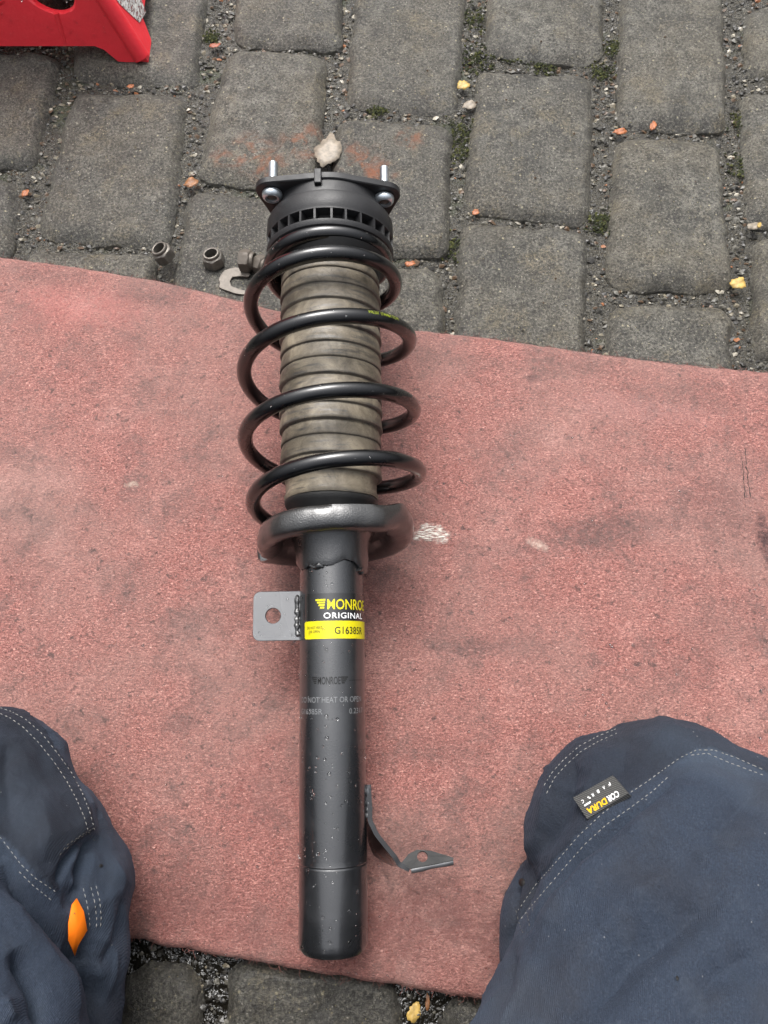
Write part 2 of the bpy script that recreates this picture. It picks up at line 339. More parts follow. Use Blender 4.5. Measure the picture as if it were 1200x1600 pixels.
# ================================================================ THE GROUND
# one sheet to the horizon, far below the joints' grit
ground = link('ground', mesh('ground', [(-60, -60, -.05), (60, -60, -.05), (60, 60, -.05), (-60, 60, -.05)], [(0, 1, 2, 3)]), M_SOIL); tag(ground, kind='structure')
pav = bpy.data.objects.new('pavement', None); COL.objects.link(pav); tag(pav, 'pavement of worn grey concrete setts with gritty joints', None, kind='structure')

STONES = [  # corner pixels tl, tr, br, bl of each sett's outline in the photograph
 [(-95,82),(92,84),(52,258),(-150,250)], [(-150,275),(24,280),(18,395),(-200,470)], [(-85,-140),(100,-138),(92,62),(-100,60)],
 [(150,-125),(330,-125),(306,129),(112,120)], [(114,138),(290,146),(265,386),(55,366)], [(45,390),(243,398),(205,610),(5,600)],
 [(372,-150),(535,-150),(532,74),(366,64)], [(356,78),(508,84),(496,300),(308,278)], [(296,298),(490,318),(478,530),(262,510)],
 [(562,-90),(732,-90),(714,176),(542,160)], [(530,186),(706,196),(698,398),(505,396)], [(505,420),(692,420),(694,640),(490,640)],
 [(768,-115),(946,-118),(940,96),(760,84)], [(748,108),(930,116),(920,348),(724,326)], [(722,344),(916,356),(914,590),(708,580)],
 [(972,-80),(1128,-85),(1134,202),(966,192)], [(964,212),(1124,220),(1146,452),(950,446)], [(955,474),(1140,478),(1150,700),(948,700)],
 [(1166,10),(1320,10),(1330,124),(1166,116)], [(1160,146),(1335,150),(1350,352),(1170,350)], [(1180,370),(1370,376),(1380,560),(1184,558)],
 [(195,1506),(312,1512),(318,1765),(165,1750)], [(352,1500),(620,1530),(640,1800),(352,1780)], [(690,1560),(960,1570),(990,1800),(700,1800)]]
def sett(name, Q, N, rings, mat, hz=0.0):
    """one sett: rounded four-sided outline, domed edge, uneven face"""
    Q = [np.array(q[:2]) for q in Q]; c = sum(Q)/4; r = .020 + .006*random.random()
    out = []
    for i in range(4):
        p = Q[i]; a = Q[i-1]-p; b = Q[(i+1) % 4]-p; a = a/np.linalg.norm(a); b = b/np.linalg.norm(b)
        for k in range(N//4):
            t = k/(N//4-1); q = p + a*r*(1-t)**2 + b*r*t**2      # quadratic corner
            out.append(q)
    # resample evenly
    out = np.array(out); cl = np.vstack([out, out[:1]]); d = np.r_[0, np.cumsum(np.linalg.norm(np.diff(cl, axis=0), axis=1))]
    tt = np.linspace(0, d[-1], N, endpoint=False); out = np.stack([np.interp(tt, d, cl[:, 0]), np.interp(tt, d, cl[:, 1])], 1)
    sd = random.random()*50; ph = [(random.uniform(-1, 1)*.014, random.uniform(-1, 1)*.014)]
    for i in range(N):
        n_ = nz(out[i][0]*38, out[i][1]*38, sd)*.0042 + nz(out[i][0]*160, out[i][1]*160, sd)*.0016
        dv = out[i]-c; out[i] = out[i] + dv/np.linalg.norm(dv)*n_
    hw = min(np.linalg.norm(Q[1]-Q[0]), np.linalg.norm(Q[2]-Q[1]))/2
    E = .010 + .004*random.random()         # width of the worn edge
    V = []; F = []
    edge = [0, .0004, .0012, .0026, .0045, .007, .0100, .0130, .0165] if rings > 8 else [0, .003, .009]
    ins = [(e/hw) for e in edge] ; n_in = rings-len(edge)
    ins += [ins[-1] + (1-ins[-1])*(k+1)/(n_in+.6) for k in range(n_in)]
    lv = [(1.0, -.034)] + [(1-f, None) for f in ins]
    for f, zz in lv:
        for i in range(N):
            p = c + (out[i]-c)*f
            if zz is None:
                e = (1-f)*hw; z = -.0115*(1-min(1, e/E))**2.0
                z += nz(p[0]*22, p[1]*22, sd)*.0030 + (nz(p[0]*60, p[1]*60, sd)*.0016 if rings > 8 else 0)
                z += (p[0]-c[0])*ph[0][0] + (p[1]-c[1])*ph[0][1] + hz
            else: z = zz
            V.append((p[0], p[1], z))
    m = len(lv)
    for j in range(m-1):
        for i in range(N): F.append((j*N+i, j*N+(i+1) % N, (j+1)*N+(i+1) % N, (j+1)*N+i))
    V.append((c[0], c[1], np.mean([v[2] for v in V[-N:]]))); k = len(V)-1
    for i in range(N): F.append(((m-1)*N+i, (m-1)*N+(i+1) % N, k))
    return link('paving_stone', mesh('paving_stone', V, F), mat, pav)
polys = []
for i, q in enumerate(STONES):
    W = [un(u, v, -.006) for u, v in q]; cW = sum(W)/4; W = [cW+(w_-cW)*1.03 for w_ in W]; polys.append(np.array([w_[:2] for w_ in W]))
    m_ = M_RUSTY if i in (7, 10) else (M_WET if i >= 21 else M_STONE)
    sett('stone', W, 128, 26, m_, random.uniform(-.0015, .0012) - (.002 if i >= 21 else 0))
# the courses go on beyond the picture and under the mat: same lanes, same pitch
lane = math.radians(4.9); dirv = np.array([math.sin(lane), math.cos(lane)])
def inside(poly, x, y, grow=0.0):
    c = poly.mean(0); P = c + (poly-c)*(1+grow); k = False
    for i in range(len(P)):
        a, b = P[i], P[i-1]
        if (a[1] > y) != (b[1] > y) and x < (b[0]-a[0])*(y-a[1])/(b[1]-a[1])+a[0]: k = not k
    return k
def lane_x(k, y): return .078 + (k)*.1535 + (y-.55)*math.tan(lane)     # centre of the joint left of lane k
for k in range(-9, 9):
    y = -1.25 + random.random()*.1
    while y < 1.75:
        L = random.uniform(.165, .215); y2 = y+L
        def xm(yy): return lane_x(k, yy)+.0767
        # shrink or skip where a traced sett stands
        for _ in range(14):
            hit = False
            for P in polys[:24]:
                for fy in (0, .15, .5, .85, 1):
                    yy = y + (y2-y)*fy
                    for fx in (-.045, 0, .045):
                        if inside(P, xm(yy)+fx, yy, .16): hit = True
            if not hit: break
            y2 -= .014
            if y2-y < .07: break
        if y2-y < .07: y += .014; continue
        j = .010; a = y+j; b = y2-j
        Q = [(lane_x(k, b)+.011, b), (lane_x(k+1, b)-.011, b), (lane_x(k+1, a)-.011, a), (lane_x(k, a)+.011, a)]
        Q = [(qx+random.uniform(-.004, .004), qy+random.uniform(-.004, .004)) for qx, qy in Q]
        polys.append(np.array(Q)); cx, cy = polys[-1].mean(0)
        near = abs(cx) < .62 and -.35 < cy < 1.0
        sett('stone', Q, 96 if near else 32, 18 if near else 5, M_WET if (cy < 0 and near) else M_STONE, random.uniform(-.002, .001))
        y = y2
# grit bed in the joints
def bed_z(x, y): return -.0130 + nz(x*22, y*22, 3)*.004 + nz(x*90, y*90, 9)*.003 + nz(x*300, y*300, 5)*.0014
X0, X1, Y0, Y1 = -.75, .78, -.42, 1.15; nx, ny = 380, 390
V = []; F = []
xs = np.linspace(X0, X1, nx); ys = np.linspace(Y0, Y1, ny)
for y in ys:
    for x in xs: V.append((x, y, bed_z(x, y) - (.006 if y < -.02 else 0)))
for j in range(ny-1):
    for i in range(nx-1): a = j*nx+i; F.append((a, a+1, a+nx+1, a+nx))
bed = link('joint_grit', mesh('joint_grit', V, F), M_SOIL); tag(bed, kind='structure')
fr = [(-3, -3), (3, -3), (3, 3), (-3, 3)]; inn = [(X0, Y0), (X1, Y0), (X1, Y1), (X0, Y1)]
o = link('outer_joint_grit', mesh('outer_joint_grit', [(x, y, -.0145) for x, y in fr+inn], [(i, (i+1) % 4, 4+(i+1) % 4, 4+i) for i in range(4)]), M_SOIL); tag(o, kind='structure')
pud = link('puddle_water', mesh('puddle_water', [(-.5, -.42, -.0140), (.6, -.42, -.0140), (.6, -.10, -.0140), (-.5, -.03, -.0140)], [(0, 1, 2, 3)]), M_PUD); tag(pud, kind='structure')

OX, OY = np.meshgrid(np.arange(-.8, .85, .0015), np.arange(-.45, 1.2, .0015)); OCC = np.zeros(OX.shape, bool)
for P in polys:
    c = P.mean(0); P = c+(P-c)*.965
    if abs(c[0]) > .95 or not -.6 < c[1] < 1.4: continue
    ins_ = np.ones(OX.shape, bool); sgn_ = None; K = np.zeros(OX.shape, bool)
    for i in range(4):
        a, b = P[i], P[i-1]
        K ^= ((a[1] > OY) != (b[1] > OY)) & (OX < (b[0]-a[0])*(OY-a[1])/(b[1]-a[1]+1e-12)+a[0])
    OCC |= K
def in_any(x, y, g=-.02):
    i, j = int((y+.45)/.0015), int((x+.8)/.0015)
    return not (0 <= i < OCC.shape[0] and 0 <= j < OCC.shape[1]) or OCC[i, j]
def chips(name, n, dens, mats, weights, size, kind_label, zf=None, flat=.45):
    V = []; F = []; MI = []; cnt = 0; tries = 0
    while cnt < n and tries < n*60:
        tries += 1; x, y = dens()
        g = -.03
        if in_any(x, y, g): continue
        r = size*(.35+random.random()**2.2*1.5); z = (zf or bed_z)(x, y) + r*flat*.4
        rot = random.random()*6.28; e = random.uniform(.55, 1); tl = random.uniform(-.5, .5); t2 = random.uniform(-.5, .5)
        pts = []
        for a in range(5):
            an = rot+a*1.2566+random.uniform(-.35, .35); rr = r*random.uniform(.65, 1.15)
            px = math.cos(an)*rr; py = math.sin(an)*rr*e; pts.append((x+px, y+py, z+px*tl+py*t2))
        b = len(V); V += pts; hx = random.uniform(-.3, .3)*r
        V.append((x+hx, y+hx, z+r*flat)); V.append((x, y, z-r*flat))
        mi = random.choices(range(len(mats)), weights)[0]
        for a in range(5): F.append((b+a, b+(a+1) % 5, b+5)); F.append((b+(a+1) % 5, b+a, b+6)); MI += [mi, mi]
        cnt += 1
    me = mesh(name, V, F, False)
    for m_ in mats: me.materials.append(m_)
    me.polygons.foreach_set('material_index', MI)
    o = link(name, me); tag(o, kind_label, None, kind='stuff'); return o
def d_top():
    return random.uniform(-.62, .66), random.uniform(.22, .95)
def d_bot(): return random.uniform(-.32, .14), random.uniform(-.22, -.09)
chips('joint_gravel', 15000, d_top, CHIPM, (48, 32, 11, 3.5, 14, 1.2), .0024, 'small stone chips and grit lying in the joints')
chips('wet_gravel', 1500, d_bot, CHIPM[:4], (70, 12, 3, 0), .0022, 'wet dark grit in the flooded joints')
MOSSP = [(800, 84, .016), (748, 92, .02), (738, 30, .02), (722, 205, .02), (725, 235, .018), (938, 348, .014), (940, 110, .012), (960, 75, .012), (1165, 190, .016), (1162, 262, .016), (590, 170, .01), (330, 60, .008), (850, 102, .016), (700, 385, .012)]
def d_moss():
    u, v, r = random.choice(MOSSP); p = un(u, v, -.01); return p[0]+random.gauss(0, r*.6), p[1]+random.gauss(0, r*.6)
chips('moss', 2600, d_moss, M_MOSS, (3, 2), .0013, 'green moss growing in the joints between setts', zf=lambda x, y: bed_z(x, y)+.0022, flat=.8)
# grit scattered over the faces of the setts
V = []; F = []; MI = []
for _ in range(900):
    u, v = random.uniform(0, 1200), random.uniform(0, 560); p = un(u, v, 0)
    if not in_any(p[0], p[1], -.06): continue
    r = .0006+random.random()**3*.0016; b = len(V); an0 = random.random()*6
    for a in range(4): V.append((p[0]+math.cos(an0+a*1.57)*r*random.uniform(.6, 1), p[1]+math.sin(an0+a*1.57)*r*random.uniform(.6, 1), .0005))
    V.append((p[0], p[1], .0005+r*.9)); mi = random.choice((1, 2, 3, 3, 4))
    for a in range(4): F.append((b+a, b+(a+1) % 4, b+4)); MI.append(mi)
me = mesh('loose_grit', V, F, False)
for m_ in CHIPM: me.materials.append(m_)
me.polygons.foreach_set('material_index', MI); tag(link('loose_grit', me), 'loose grains of grit on the setts', None, kind='stuff')

# ================================================================ THE RED MAT
TOPE = [(-260, 365), (-100, 383), (0, 399), (120, 415), (250, 437), (370, 466), (430, 482), (560, 503), (650, 514), (760, 525), (900, 545), (1000, 558), (1100, 570), (1200, 578), (1400, 596)]
BOTE = [(-260, 1402), (0, 1436), (100, 1453), (213, 1470), (300, 1487), (420, 1508), (560, 1532), (740, 1561), (900, 1588), (1200, 1640), (1400, 1670)]
te = np.array([un(u, v, MT)[:2] for u, v in TOPE]); be = np.array([un(u, v, MT)[:2] for u, v in BOTE])
mx0, mx1 = -.60, .66; NX, NY = 260, 150
def mat_pt(i, j):
    x = mx0 + (mx1-mx0)*i/(NX-1)
    yt = np.interp(x, te[:, 0], te[:, 1]) + nz(x*60, 1)*.0012 + nz(x*260, 2)*.0006; yb = np.interp(x, be[:, 0], be[:, 1]) + nz(x*50, 5)*.002 + nz(x*260, 6)*.0009
    f = j/(NY-1); y = yb + (yt-yb)*f
    dd = min(f*(yt-yb), (1-f)*(yt-yb))
    z = MT + nz(x*9, y*9, 4)*.0012 + nz(x*35, y*35, 6)*.0005 - .004*max(0, 1-dd/.006)**2
    return (x, y, z)
V = [mat_pt(i, j) for j in range(NY) for i in range(NX)]
F = [(j*NX+i, j*NX+i+1, (j+1)*NX+i+1, (j+1)*NX+i) for j in range(NY-1) for i in range(NX-1)]
ring = [i for i in range(NX)] + [j*NX+NX-1 for j in range(1, NY)] + [(NY-1)*NX+i for i in range(NX-2, -1, -1)] + [j*NX for j in range(NY-2, 0, -1)]
b0 = len(V)
for k in ring: x, y, z = V[k]; V.append((x, y, .0012))
for i in range(len(ring)):
    j = (i+1) % len(ring); F.append((ring[j], ring[i], b0+i, b0+j))
F.append(tuple(b0+i for i in range(len(ring)))[::-1])
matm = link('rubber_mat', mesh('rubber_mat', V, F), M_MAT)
tag(matm, 'large wet pinkish red work mat spread over the grey setts', 'mat')
# frayed fibres along both cut edges
V = []; F = []
for _ in range(1500):
    x = random.uniform(-.50, .60); top = random.random() < .55; e_ = te if top else be; sg = 1 if top else -1
    y = np.interp(x, e_[:, 0], e_[:, 1]) - sg*random.uniform(0, .0025); ln = .0012+random.random()**3*.007; an = random.gauss(0, .8); cr = random.uniform(-1, 1)
    z = MT-random.uniform(.0005, .006); pts_ = []
    for q in (0, .5, 1): pts_.append((x+math.sin(an+cr*q)*ln*q, y+sg*math.cos(an+cr*q)*ln*q, z-.0012*q*random.random()+.0004))
    v_, f_ = tube(pts_, [.00022, .0002, .00008], 3, cap=False); o_ = len(V); V += v_; F += [tuple(k+o_ for k in q) for q in f_]
o = link('frayed_fibres', mesh('frayed_fibres', V, F), mat_plain('mat_fibre', (.22, .085, .07), .7), matm); o['kind'] = 'stuff'
# white scuff on the mat beside the spring seat
M_CHALK = mat_chalk()
V = []; F = []
for a in range(13):
    for b in range(7):
        p = un(640+66*a/12, 818+34*b/6 - a*.2, MT+.0006); f_ = math.sin(PI*a/12)*.3
        V.append((p[0], p[1], MT+.0011))
F = [(a*7+b, a*7+b+1, (a+1)*7+b+1, (a+1)*7+b) for a in range(12) for b in range(6)]
link('white_scuff_mark', mesh('white_scuff_mark', V, F), M_CHALK, matm)
for u1, v1, u2, v2 in ((1163, 700, 1172, 778), (1159, 712, 1164, 778)):
    p, q = un(u1, v1, MT), un(u2, v2, MT)
    Vt, Ft = tube([tuple(p+(q-p)*t+np.array([nz(t*9, u1)*.0014, 0, .0002+.0004*nz(t*23, u1, 3)])) for t in np.linspace(0, 1, 26)], [.00025+.0006*abs(nz(t*31, u1, 8)) for t in np.linspace(0, 1, 26)], 6)
    link('black_scratch', mesh('black_scratch', Vt, Ft), M_RUBBER, matm)

# ================================================================ THE STRUT
AX0 = Vector(un(521, 1484, .0355)); TL = math.radians(8.1); HD = -.0185
ay = Vector((math.sin(HD)*math.cos(TL), math.cos(HD)*math.cos(TL), math.sin(TL)))
axx = Vector((math.cos(HD), -math.sin(HD), 0)); az = axx.cross(ay)
strut = empty('suspension_strut', 'black car suspension strut with coil spring and dusty rubber boot lying on the red mat', 'suspension strut')
strut.matrix_world = Matrix.Translation(AX0) @ Matrix((axx, ay, az)).transposed().to_4x4()
RT = .0258
def part(name, vf, mat, parent=strut, sm=35, smooth=True):
    me = fix(mesh(name, vf[0], vf[1], smooth))
    if sm: shade_auto(me, sm)
    return link(name, me, mat, parent)
pf = [(.012, -.0002), (RT-.005, 0), (RT-.0022, .0008), (RT-.0006, .003), (RT, .006)]
for k in range(14): pf.append((RT, .010+k*.0038))
pf += [(RT, .0600), (RT-.0003, .0606), (RT-.0003, .0612), (RT+.0001, .0618), (RT, .0626)]
for k in range(60): pf.append((RT, .066+k*.004))
pf.append((RT, .305))
def tubewob(r, s, a, i): return (r + .00012*nz(s*18, math.cos(a)*1.5, math.sin(a)*1.5), s)
body = part('damper_tube', lathe(pf, 128, tubewob), M_TUBE)
# seat hub with uneven weld
def hubf(r, s, a, i):
    if i <= 3: s = s + .006*nz(math.cos(a)*1.6, math.sin(a)*1.6, 7) + .002*math.sin(3*a) + .001*nz(math.cos(a)*8, math.sin(a)*8, 2)
    return r, s
hub = part('seat_hub', lathe([(.0262, .284), (.0282, .2835), (.0292, .286), (.0296, .289), (.0302, .297), (.0315, .305), (.0345, .3110), (.0380, .3150), (.0262, .316)], 128, hubf, True), M_SEAT, sm=60)
def bead(pts, r, seed, n=10):
    rr = [r*(.85+.5*nz(i*.33, seed)+.10*math.sin(i*1.1+2*nz(i*.2, seed))) for i in range(len(pts))]; rr[0] = rr[-1] = r*.3
    return tube(pts, rr, n)
wp = []
for k in range(60):
    a = -1.15+2.35*k/59; s = .2845 + .006*nz(math.cos(a)*1.6, math.sin(a)*1.6, 7) + .002*math.sin(3*a)
    wp.append((.0268*math.sin(a), s, .0268*math.cos(a)))
part('weld_bead', bead(wp, .0013, 3), M_SEAT, hub)
part('weld_blob', bead([(.0268*math.sin(a), .2825+.0008*math.sin(k), .0268*math.cos(a)) for k, a in enumerate(np.linspace(-.62, -.18, 12))], .0026, 9), M_SEAT, hub)
part('weld_blob', bead([(.0270*math.sin(a), .282-.0005*k, .0270*math.cos(a)) for k, a in enumerate(np.linspace(1.0, 1.22, 10))], .0024, 5), M_SEAT, hub)
# pressed lower spring seat, an open helical dish
def seat_vf():
    prof = [(.033, .3155), (.045, .3168), (.0575, .3208), (.0625, .3235), (.0660, .3224), (.0676, .3190), (.0680, .3130), (.0672, .3083), (.0650, .3052), (.0610, .3038), (.0530, .3040),
            (.0480, .3056), (.0462, .3090), (.0450, .3120), (.040, .3128), (.033, .3120)]
    V = []; F = []; n = 150; m = len(prof); a0, a1 = math.radians(-100), math.radians(256)
    for k in range(n+1):
        f = k/n; a = a0+(a1-a0)*f
        lift = -.008*(1-math.cos(a))/2 + (.013*(f/.455-.62) if f < .455 else .005-.013*(f-.455)/.545)      # tilted like the spring, climbing to the step
        step = .0065*math.exp(-((a-math.radians(62))/.22)**2)
        if a > math.radians(62): step = max(step, .0065*math.exp(-((a-math.radians(62))/.7)**2))
        endf = min(1, f/.03, (1-f)/.03)**.5
        for r, s in prof:
            w_ = (r-.033)/.035
            rr = r + .0008*nz(math.cos(a)*4, math.sin(a)*4, s*60)+.0004*nz(math.cos(a)*14, math.sin(a)*14, s*200); rr = .033+(rr-.033)*(1-.24*max(0, math.cos((math.degrees(a)+100)/70*PI/2))*(1 if math.degrees(a) < -30 else 0)+.05*max(0, (f-.7)/.3))
            if endf < 1: rr = .033 + (rr-.033)*(.86+.14*endf)
            V.append((rr*math.sin(a), s+(lift+step*.8)*w_+.0004*nz(a*6, r*200), rr*math.cos(a)))
    for k in range(n):
        for i in range(m): j = (i+1) % m; F.append((k*m+i, k*m+j, (k+1)*m+j, (k+1)*m+i))
    F.append(tuple(range(m))); F.append(tuple(n*m+i for i in range(m))[::-1])
    return V, F
part('spring_seat', seat_vf(), M_SEAT, sm=50)
# coil spring
KP = [  # turns, near-side station, radius, sideways shift, plane tilt
 (-.56, .3255, .0590, .0040, .010), (-.25, .342, .0675, .0030, .014), (0, .3560, .0700, .0040, .0150), (.25, .370, .0705, .0035, .0145), (1, .4090, .0722, -.0015, .0130), (2, .4700, .0722, -.0015, .0115), (2.6, .508, .068, -.003, .008),
 (3, .5305, .0635, -.0035, .0060), (3.5, .5460, .0560, -.002, .008), (4, .5575, .0492, 0, .0030), (4.8, .5590, .0490, 0, .001)]
KP = np.array(KP)
def cub(t, c):
    # smooth interpolation through the key points (monotone in t)
    return np.interp(t, KP[:, 0], KP[:, c])
ts = np.linspace(-.56, 4.8, 520); ks = np.array([[cub(t, c) for c in range(1, 5)] for t in ts])
ker = np.hanning(41); ker /= ker.sum()
for c in range(4): ks[:, c] = np.convolve(np.pad(ks[:, c], 20, 'edge'), ker, 'valid')
pts = []
for t, (s, R_, sx, kt) in zip(ts, ks):
    a = 2*PI*t; pts.append((R_*math.sin(a)+sx, s - kt*(1-math.cos(a))/2, R_*math.cos(a)*.985))
coil = part('coil_spring', tube(pts, .0063, 24, up=(1, 0, 0)), M_SPRING, sm=70)
# green-yellow paint code along one coil
RT_ = .0063
def on_coil(t, lat, lift):
    s, R_, sx, kt = [np.interp(t, ts, ks[:, c]) for c in range(4)]; a = 2*PI*t
    c0 = Vector((R_*math.sin(a)+sx, s-kt*(1-math.cos(a))/2, R_*math.cos(a)*.985)); nrm = Vector((math.sin(a), 0, math.cos(a)))
    an = lat/RT_; return c0 + nrm*math.cos(an)*(RT_+lift) + Vector((0, 1, 0))*math.sin(an)*(RT_+lift)
def text_mesh(txt, h, bold=0.0, width=None, sp=1.0):
    cu = bpy.data.curves.new('t', 'FONT'); cu.body = txt; cu.size = 1; cu.offset = bold; cu.space_character = sp; cu.resolution_u = 3; cu.fill_mode = 'BOTH'
    ob = bpy.data.objects.new('t', cu); COL.objects.link(ob); dg = bpy.context.evaluated_depsgraph_get(); me = bpy.data.meshes.new_from_object(ob.evaluated_get(dg))
    bpy.data.objects.remove(ob); bpy.data.curves.remove(cu)
    bm = bmesh.new(); bm.from_mesh(me); bmesh.ops.subdivide_edges(bm, edges=[e for e in bm.edges if e.calc_length() > .25], cuts=2)
    bmesh.ops.triangulate(bm, faces=bm.faces)
    x0 = min(v.co.x for v in bm.verts); x1 = max(v.co.x for v in bm.verts)
    y0 = min(v.co.y for v in bm.verts); y1 = max(v.co.y for v in bm.verts); k = h/.70
    kx = k if width is None else width/(x1-x0)
    for v in bm.verts: v.co.x = (v.co.x-x0)*kx; v.co.y = (v.co.y-(0 if y0 > -.05 else 0))*k
    bm.to_mesh(me); bm.free(); return me
def bend(me, x, s, R_):
    for v in me.vertices:
        a = (x+v.co.x)/R_; v.co = (R_*math.sin(a), s+v.co.y, R_*math.cos(a))
    return me
me = text_mesh('W6201 1744461 TC94', .0032, 0, .030)
for v in me.vertices:
    t = 2+.075+v.co.x*.065/.030; v.co = on_coil(t, v.co.y+.0004, .00006)
link('paint_code', me, mat_plain('yellow_green_code', (.30, .36, .02), .6), coil)
# dust boot with overlapping folds
pf = []; lipv = []
def ap(r, s, l=0): pf.append((r, s)); lipv.append(l)
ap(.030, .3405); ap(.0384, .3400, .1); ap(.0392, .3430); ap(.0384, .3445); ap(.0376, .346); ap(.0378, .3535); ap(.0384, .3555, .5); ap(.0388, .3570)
s = .3572; k = 0
while s < .535:
    P = .0132+.0026*math.sin(k*1.9)*math.cos(k*.7); r0 = .0392 if k == 0 else .0405
    r0 = .0402+.0014*min(1, k/4)+.0005*math.sin(k*2.3)
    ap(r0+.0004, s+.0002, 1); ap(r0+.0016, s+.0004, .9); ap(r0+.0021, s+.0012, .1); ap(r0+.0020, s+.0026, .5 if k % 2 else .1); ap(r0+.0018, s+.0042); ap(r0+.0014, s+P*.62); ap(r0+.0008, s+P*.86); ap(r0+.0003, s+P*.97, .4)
    s += P; k += 1
ap(.040, s); ap(.030, s+.001)
def bf(r, s, a, i):
    return r + .0005*nz(math.cos(a)*2, math.sin(a)*2, s*40) + .00025*nz(math.cos(a)*9, math.sin(a)*9, s*90), s + .0007*nz(math.cos(a)*1.3, math.sin(a)*1.3, 1+s*9)
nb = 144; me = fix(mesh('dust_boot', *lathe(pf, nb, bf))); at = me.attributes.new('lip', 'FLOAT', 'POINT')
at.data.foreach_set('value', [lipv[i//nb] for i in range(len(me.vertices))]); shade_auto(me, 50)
link('dust_boot', me, M_BOOT, strut)
part('boot_cup', lathe([(.0290, .309), (.0300, .318), (.0335, .328), (.0378, .3345), (.0388, .3372), (.0386, .3392), (.0376, .3402), (.030, .3405)], 96), M_RUBBER, sm=60)
# top mount: rubber pad, bearing ring with its row of openings, bolted flange
part('spring_pad', lathe([(.030, .533), (.0415, .534), (.0435, .541), (.0445, .548), (.0520, .5515), (.0535, .5600), (.030, .5602)], 96), M_RUBBER, sm=60)
ring = part('bearing_ring', lathe([(.040, .5602), (.0530, .5602), (.0552, .5612), (.0562, .5635), (.0562, .5655), (.0545, .5660), (.040, .5660)], 128), M_PLASTIC)
part('upper_ring', lathe([(.040, .5752), (.0545, .5752), (.0556, .5757), (.0556, .5775), (.0561, .5785), (.0561, .5905), (.0552, .5925), (.0515, .5932), (.0512, .5950), (.0512, .5985), (.0500, .5992), (.0497, .6060), (.040, .6061)], 128), M_PLASTIC)
part('ring_core', lathe([(.030, .564), (.0455, .5645), (.0455, .5765), (.030, .577)], 96), M_RUBBER)
for k in range(27):
    a = 2*PI*(k+.35)/27 + .02*math.sin(k*5); w2 = .0009; r0, r1 = .0454, .0558
    V = []
    for s_ in (.5659, .5753):
        for r_, q in ((r0, -1), (r1, -1), (r1, 1), (r0, 1)):
            V.append((r_*math.sin(a)+q*w2*math.cos(a), s_, r_*math.cos(a)-q*w2*math.sin(a)))
    if k == 0: rib_me = None
    part('cage_rib', (V, [(0, 1, 2, 3), (4, 7, 6, 5), (0, 4, 5, 1), (1, 5, 6, 2), (2, 6, 7, 3), (3, 7, 4, 0)]), M_PLASTIC, ring, smooth=False)
EARS = [(-.0478, .0325), (.0485, .0240), (-.006, -.057)]
def hull(P):
    P = sorted(set(P)); L = []
    def half(Q):
        h = []
        for p in Q:
            while len(h) > 1 and (h[-1][0]-h[-2][0])*(p[1]-h[-2][1])-(h[-1][1]-h[-2][1])*(p[0]-h[-2][0]) <= 0: h.pop()
            h.append(p)
        return h[:-1]
    return half(P)+half(P[::-1])
P = [(.0515*math.cos(a), .0515*math.sin(a)) for a in np.linspace(0, 2*PI, 90, endpoint=False)]
for ex, ez in EARS: P += [(ex+.0140*math.cos(a), ez+.0140*math.sin(a)) for a in np.linspace(0, 2*PI, 32, endpoint=False)]
Hh = hull(P)
def prism(poly, s0, s1, ch=.0008, c=(0, 0)):
    n = len(poly); V = []
    for s_, k in ((s0, 1-ch/.05), (s0+ch, 1), (s1-ch, 1), (s1, 1-ch/.05)): V += [(c[0]+(x-c[0])*k, s_, c[1]+(z-c[1])*k) for x, z in poly]
    F = [(j*n+i, (j+1)*n+i, (j+1)*n+(i+1) % n, j*n+(i+1) % n) for j in range(3) for i in range(n)]
    F += [tuple(range(n)), tuple(3*n+i for i in range(n))[::-1]]; return V, F
flange = part('mount_flange', prism(Hh, .6060, .6122), M_PLASTIC)
part('flange_cap', lathe([(.020, .6121), (.047, .6121), (.0445, .6160), (.030, .6185), (.010, .619)], 96), M_PLASTIC, flange)
nub = [(-.0030, 0), (.0030, 0), (.0030, .0062), (-.0030, .0062)]
V = [(-.0070+x, s_, .0478+z) for s_ in (.6000, .6135) for x, z in nub]
nb_ = part('locating_tab', (V, [(0, 1, 2, 3), (4, 7, 6, 5), (0, 4, 5, 1), (1, 5, 6, 2), (2, 6, 7, 3), (3, 7, 4, 0)]), M_PLASTIC, flange, smooth=False)
bv = nb_.modifiers.new('bevel', 'BEVEL'); bv.width = .0008; bv.segments = 3
def off(vf, dx, dz): return [(x+dx, y, z+dz) for x, y, z in vf[0]], vf[1]
for ex, ez in EARS:
    st = part('mounting_bolt', off(lathe([(.0042, .6022), (.0044, .6002), (.0062, .5996), (.0076, .6004), (.0086, .6022), (.0088, .6040), (.0086, .6052), (.0062, .6054), (.0062, .6062), (.0030, .6063)], 40), ex, ez), M_ZINC)
    # recess of the head
    part('bolt_recess', off(lathe([(.0010, .6010), (.0043, .6012), (.0043, .6018), (.0010, .6019)], 12), ex, ez), M_DULL, st, smooth=False)
    pr_ = [(.0015, .6121)]; s_ = .6121
    while s_ < .6335: pr_ += [(.00365, s_), (.00395, s_+.0003), (.00395, s_+.0006), (.00365, s_+.0009)]; s_ += .00125
    pr_ += [(.0035, .6345), (.0030, .6352), (.001, .6353)]
    part('threaded_stud', off(lathe(pr_, 28), ex+.0006, ez), M_ZINC, st, sm=30)
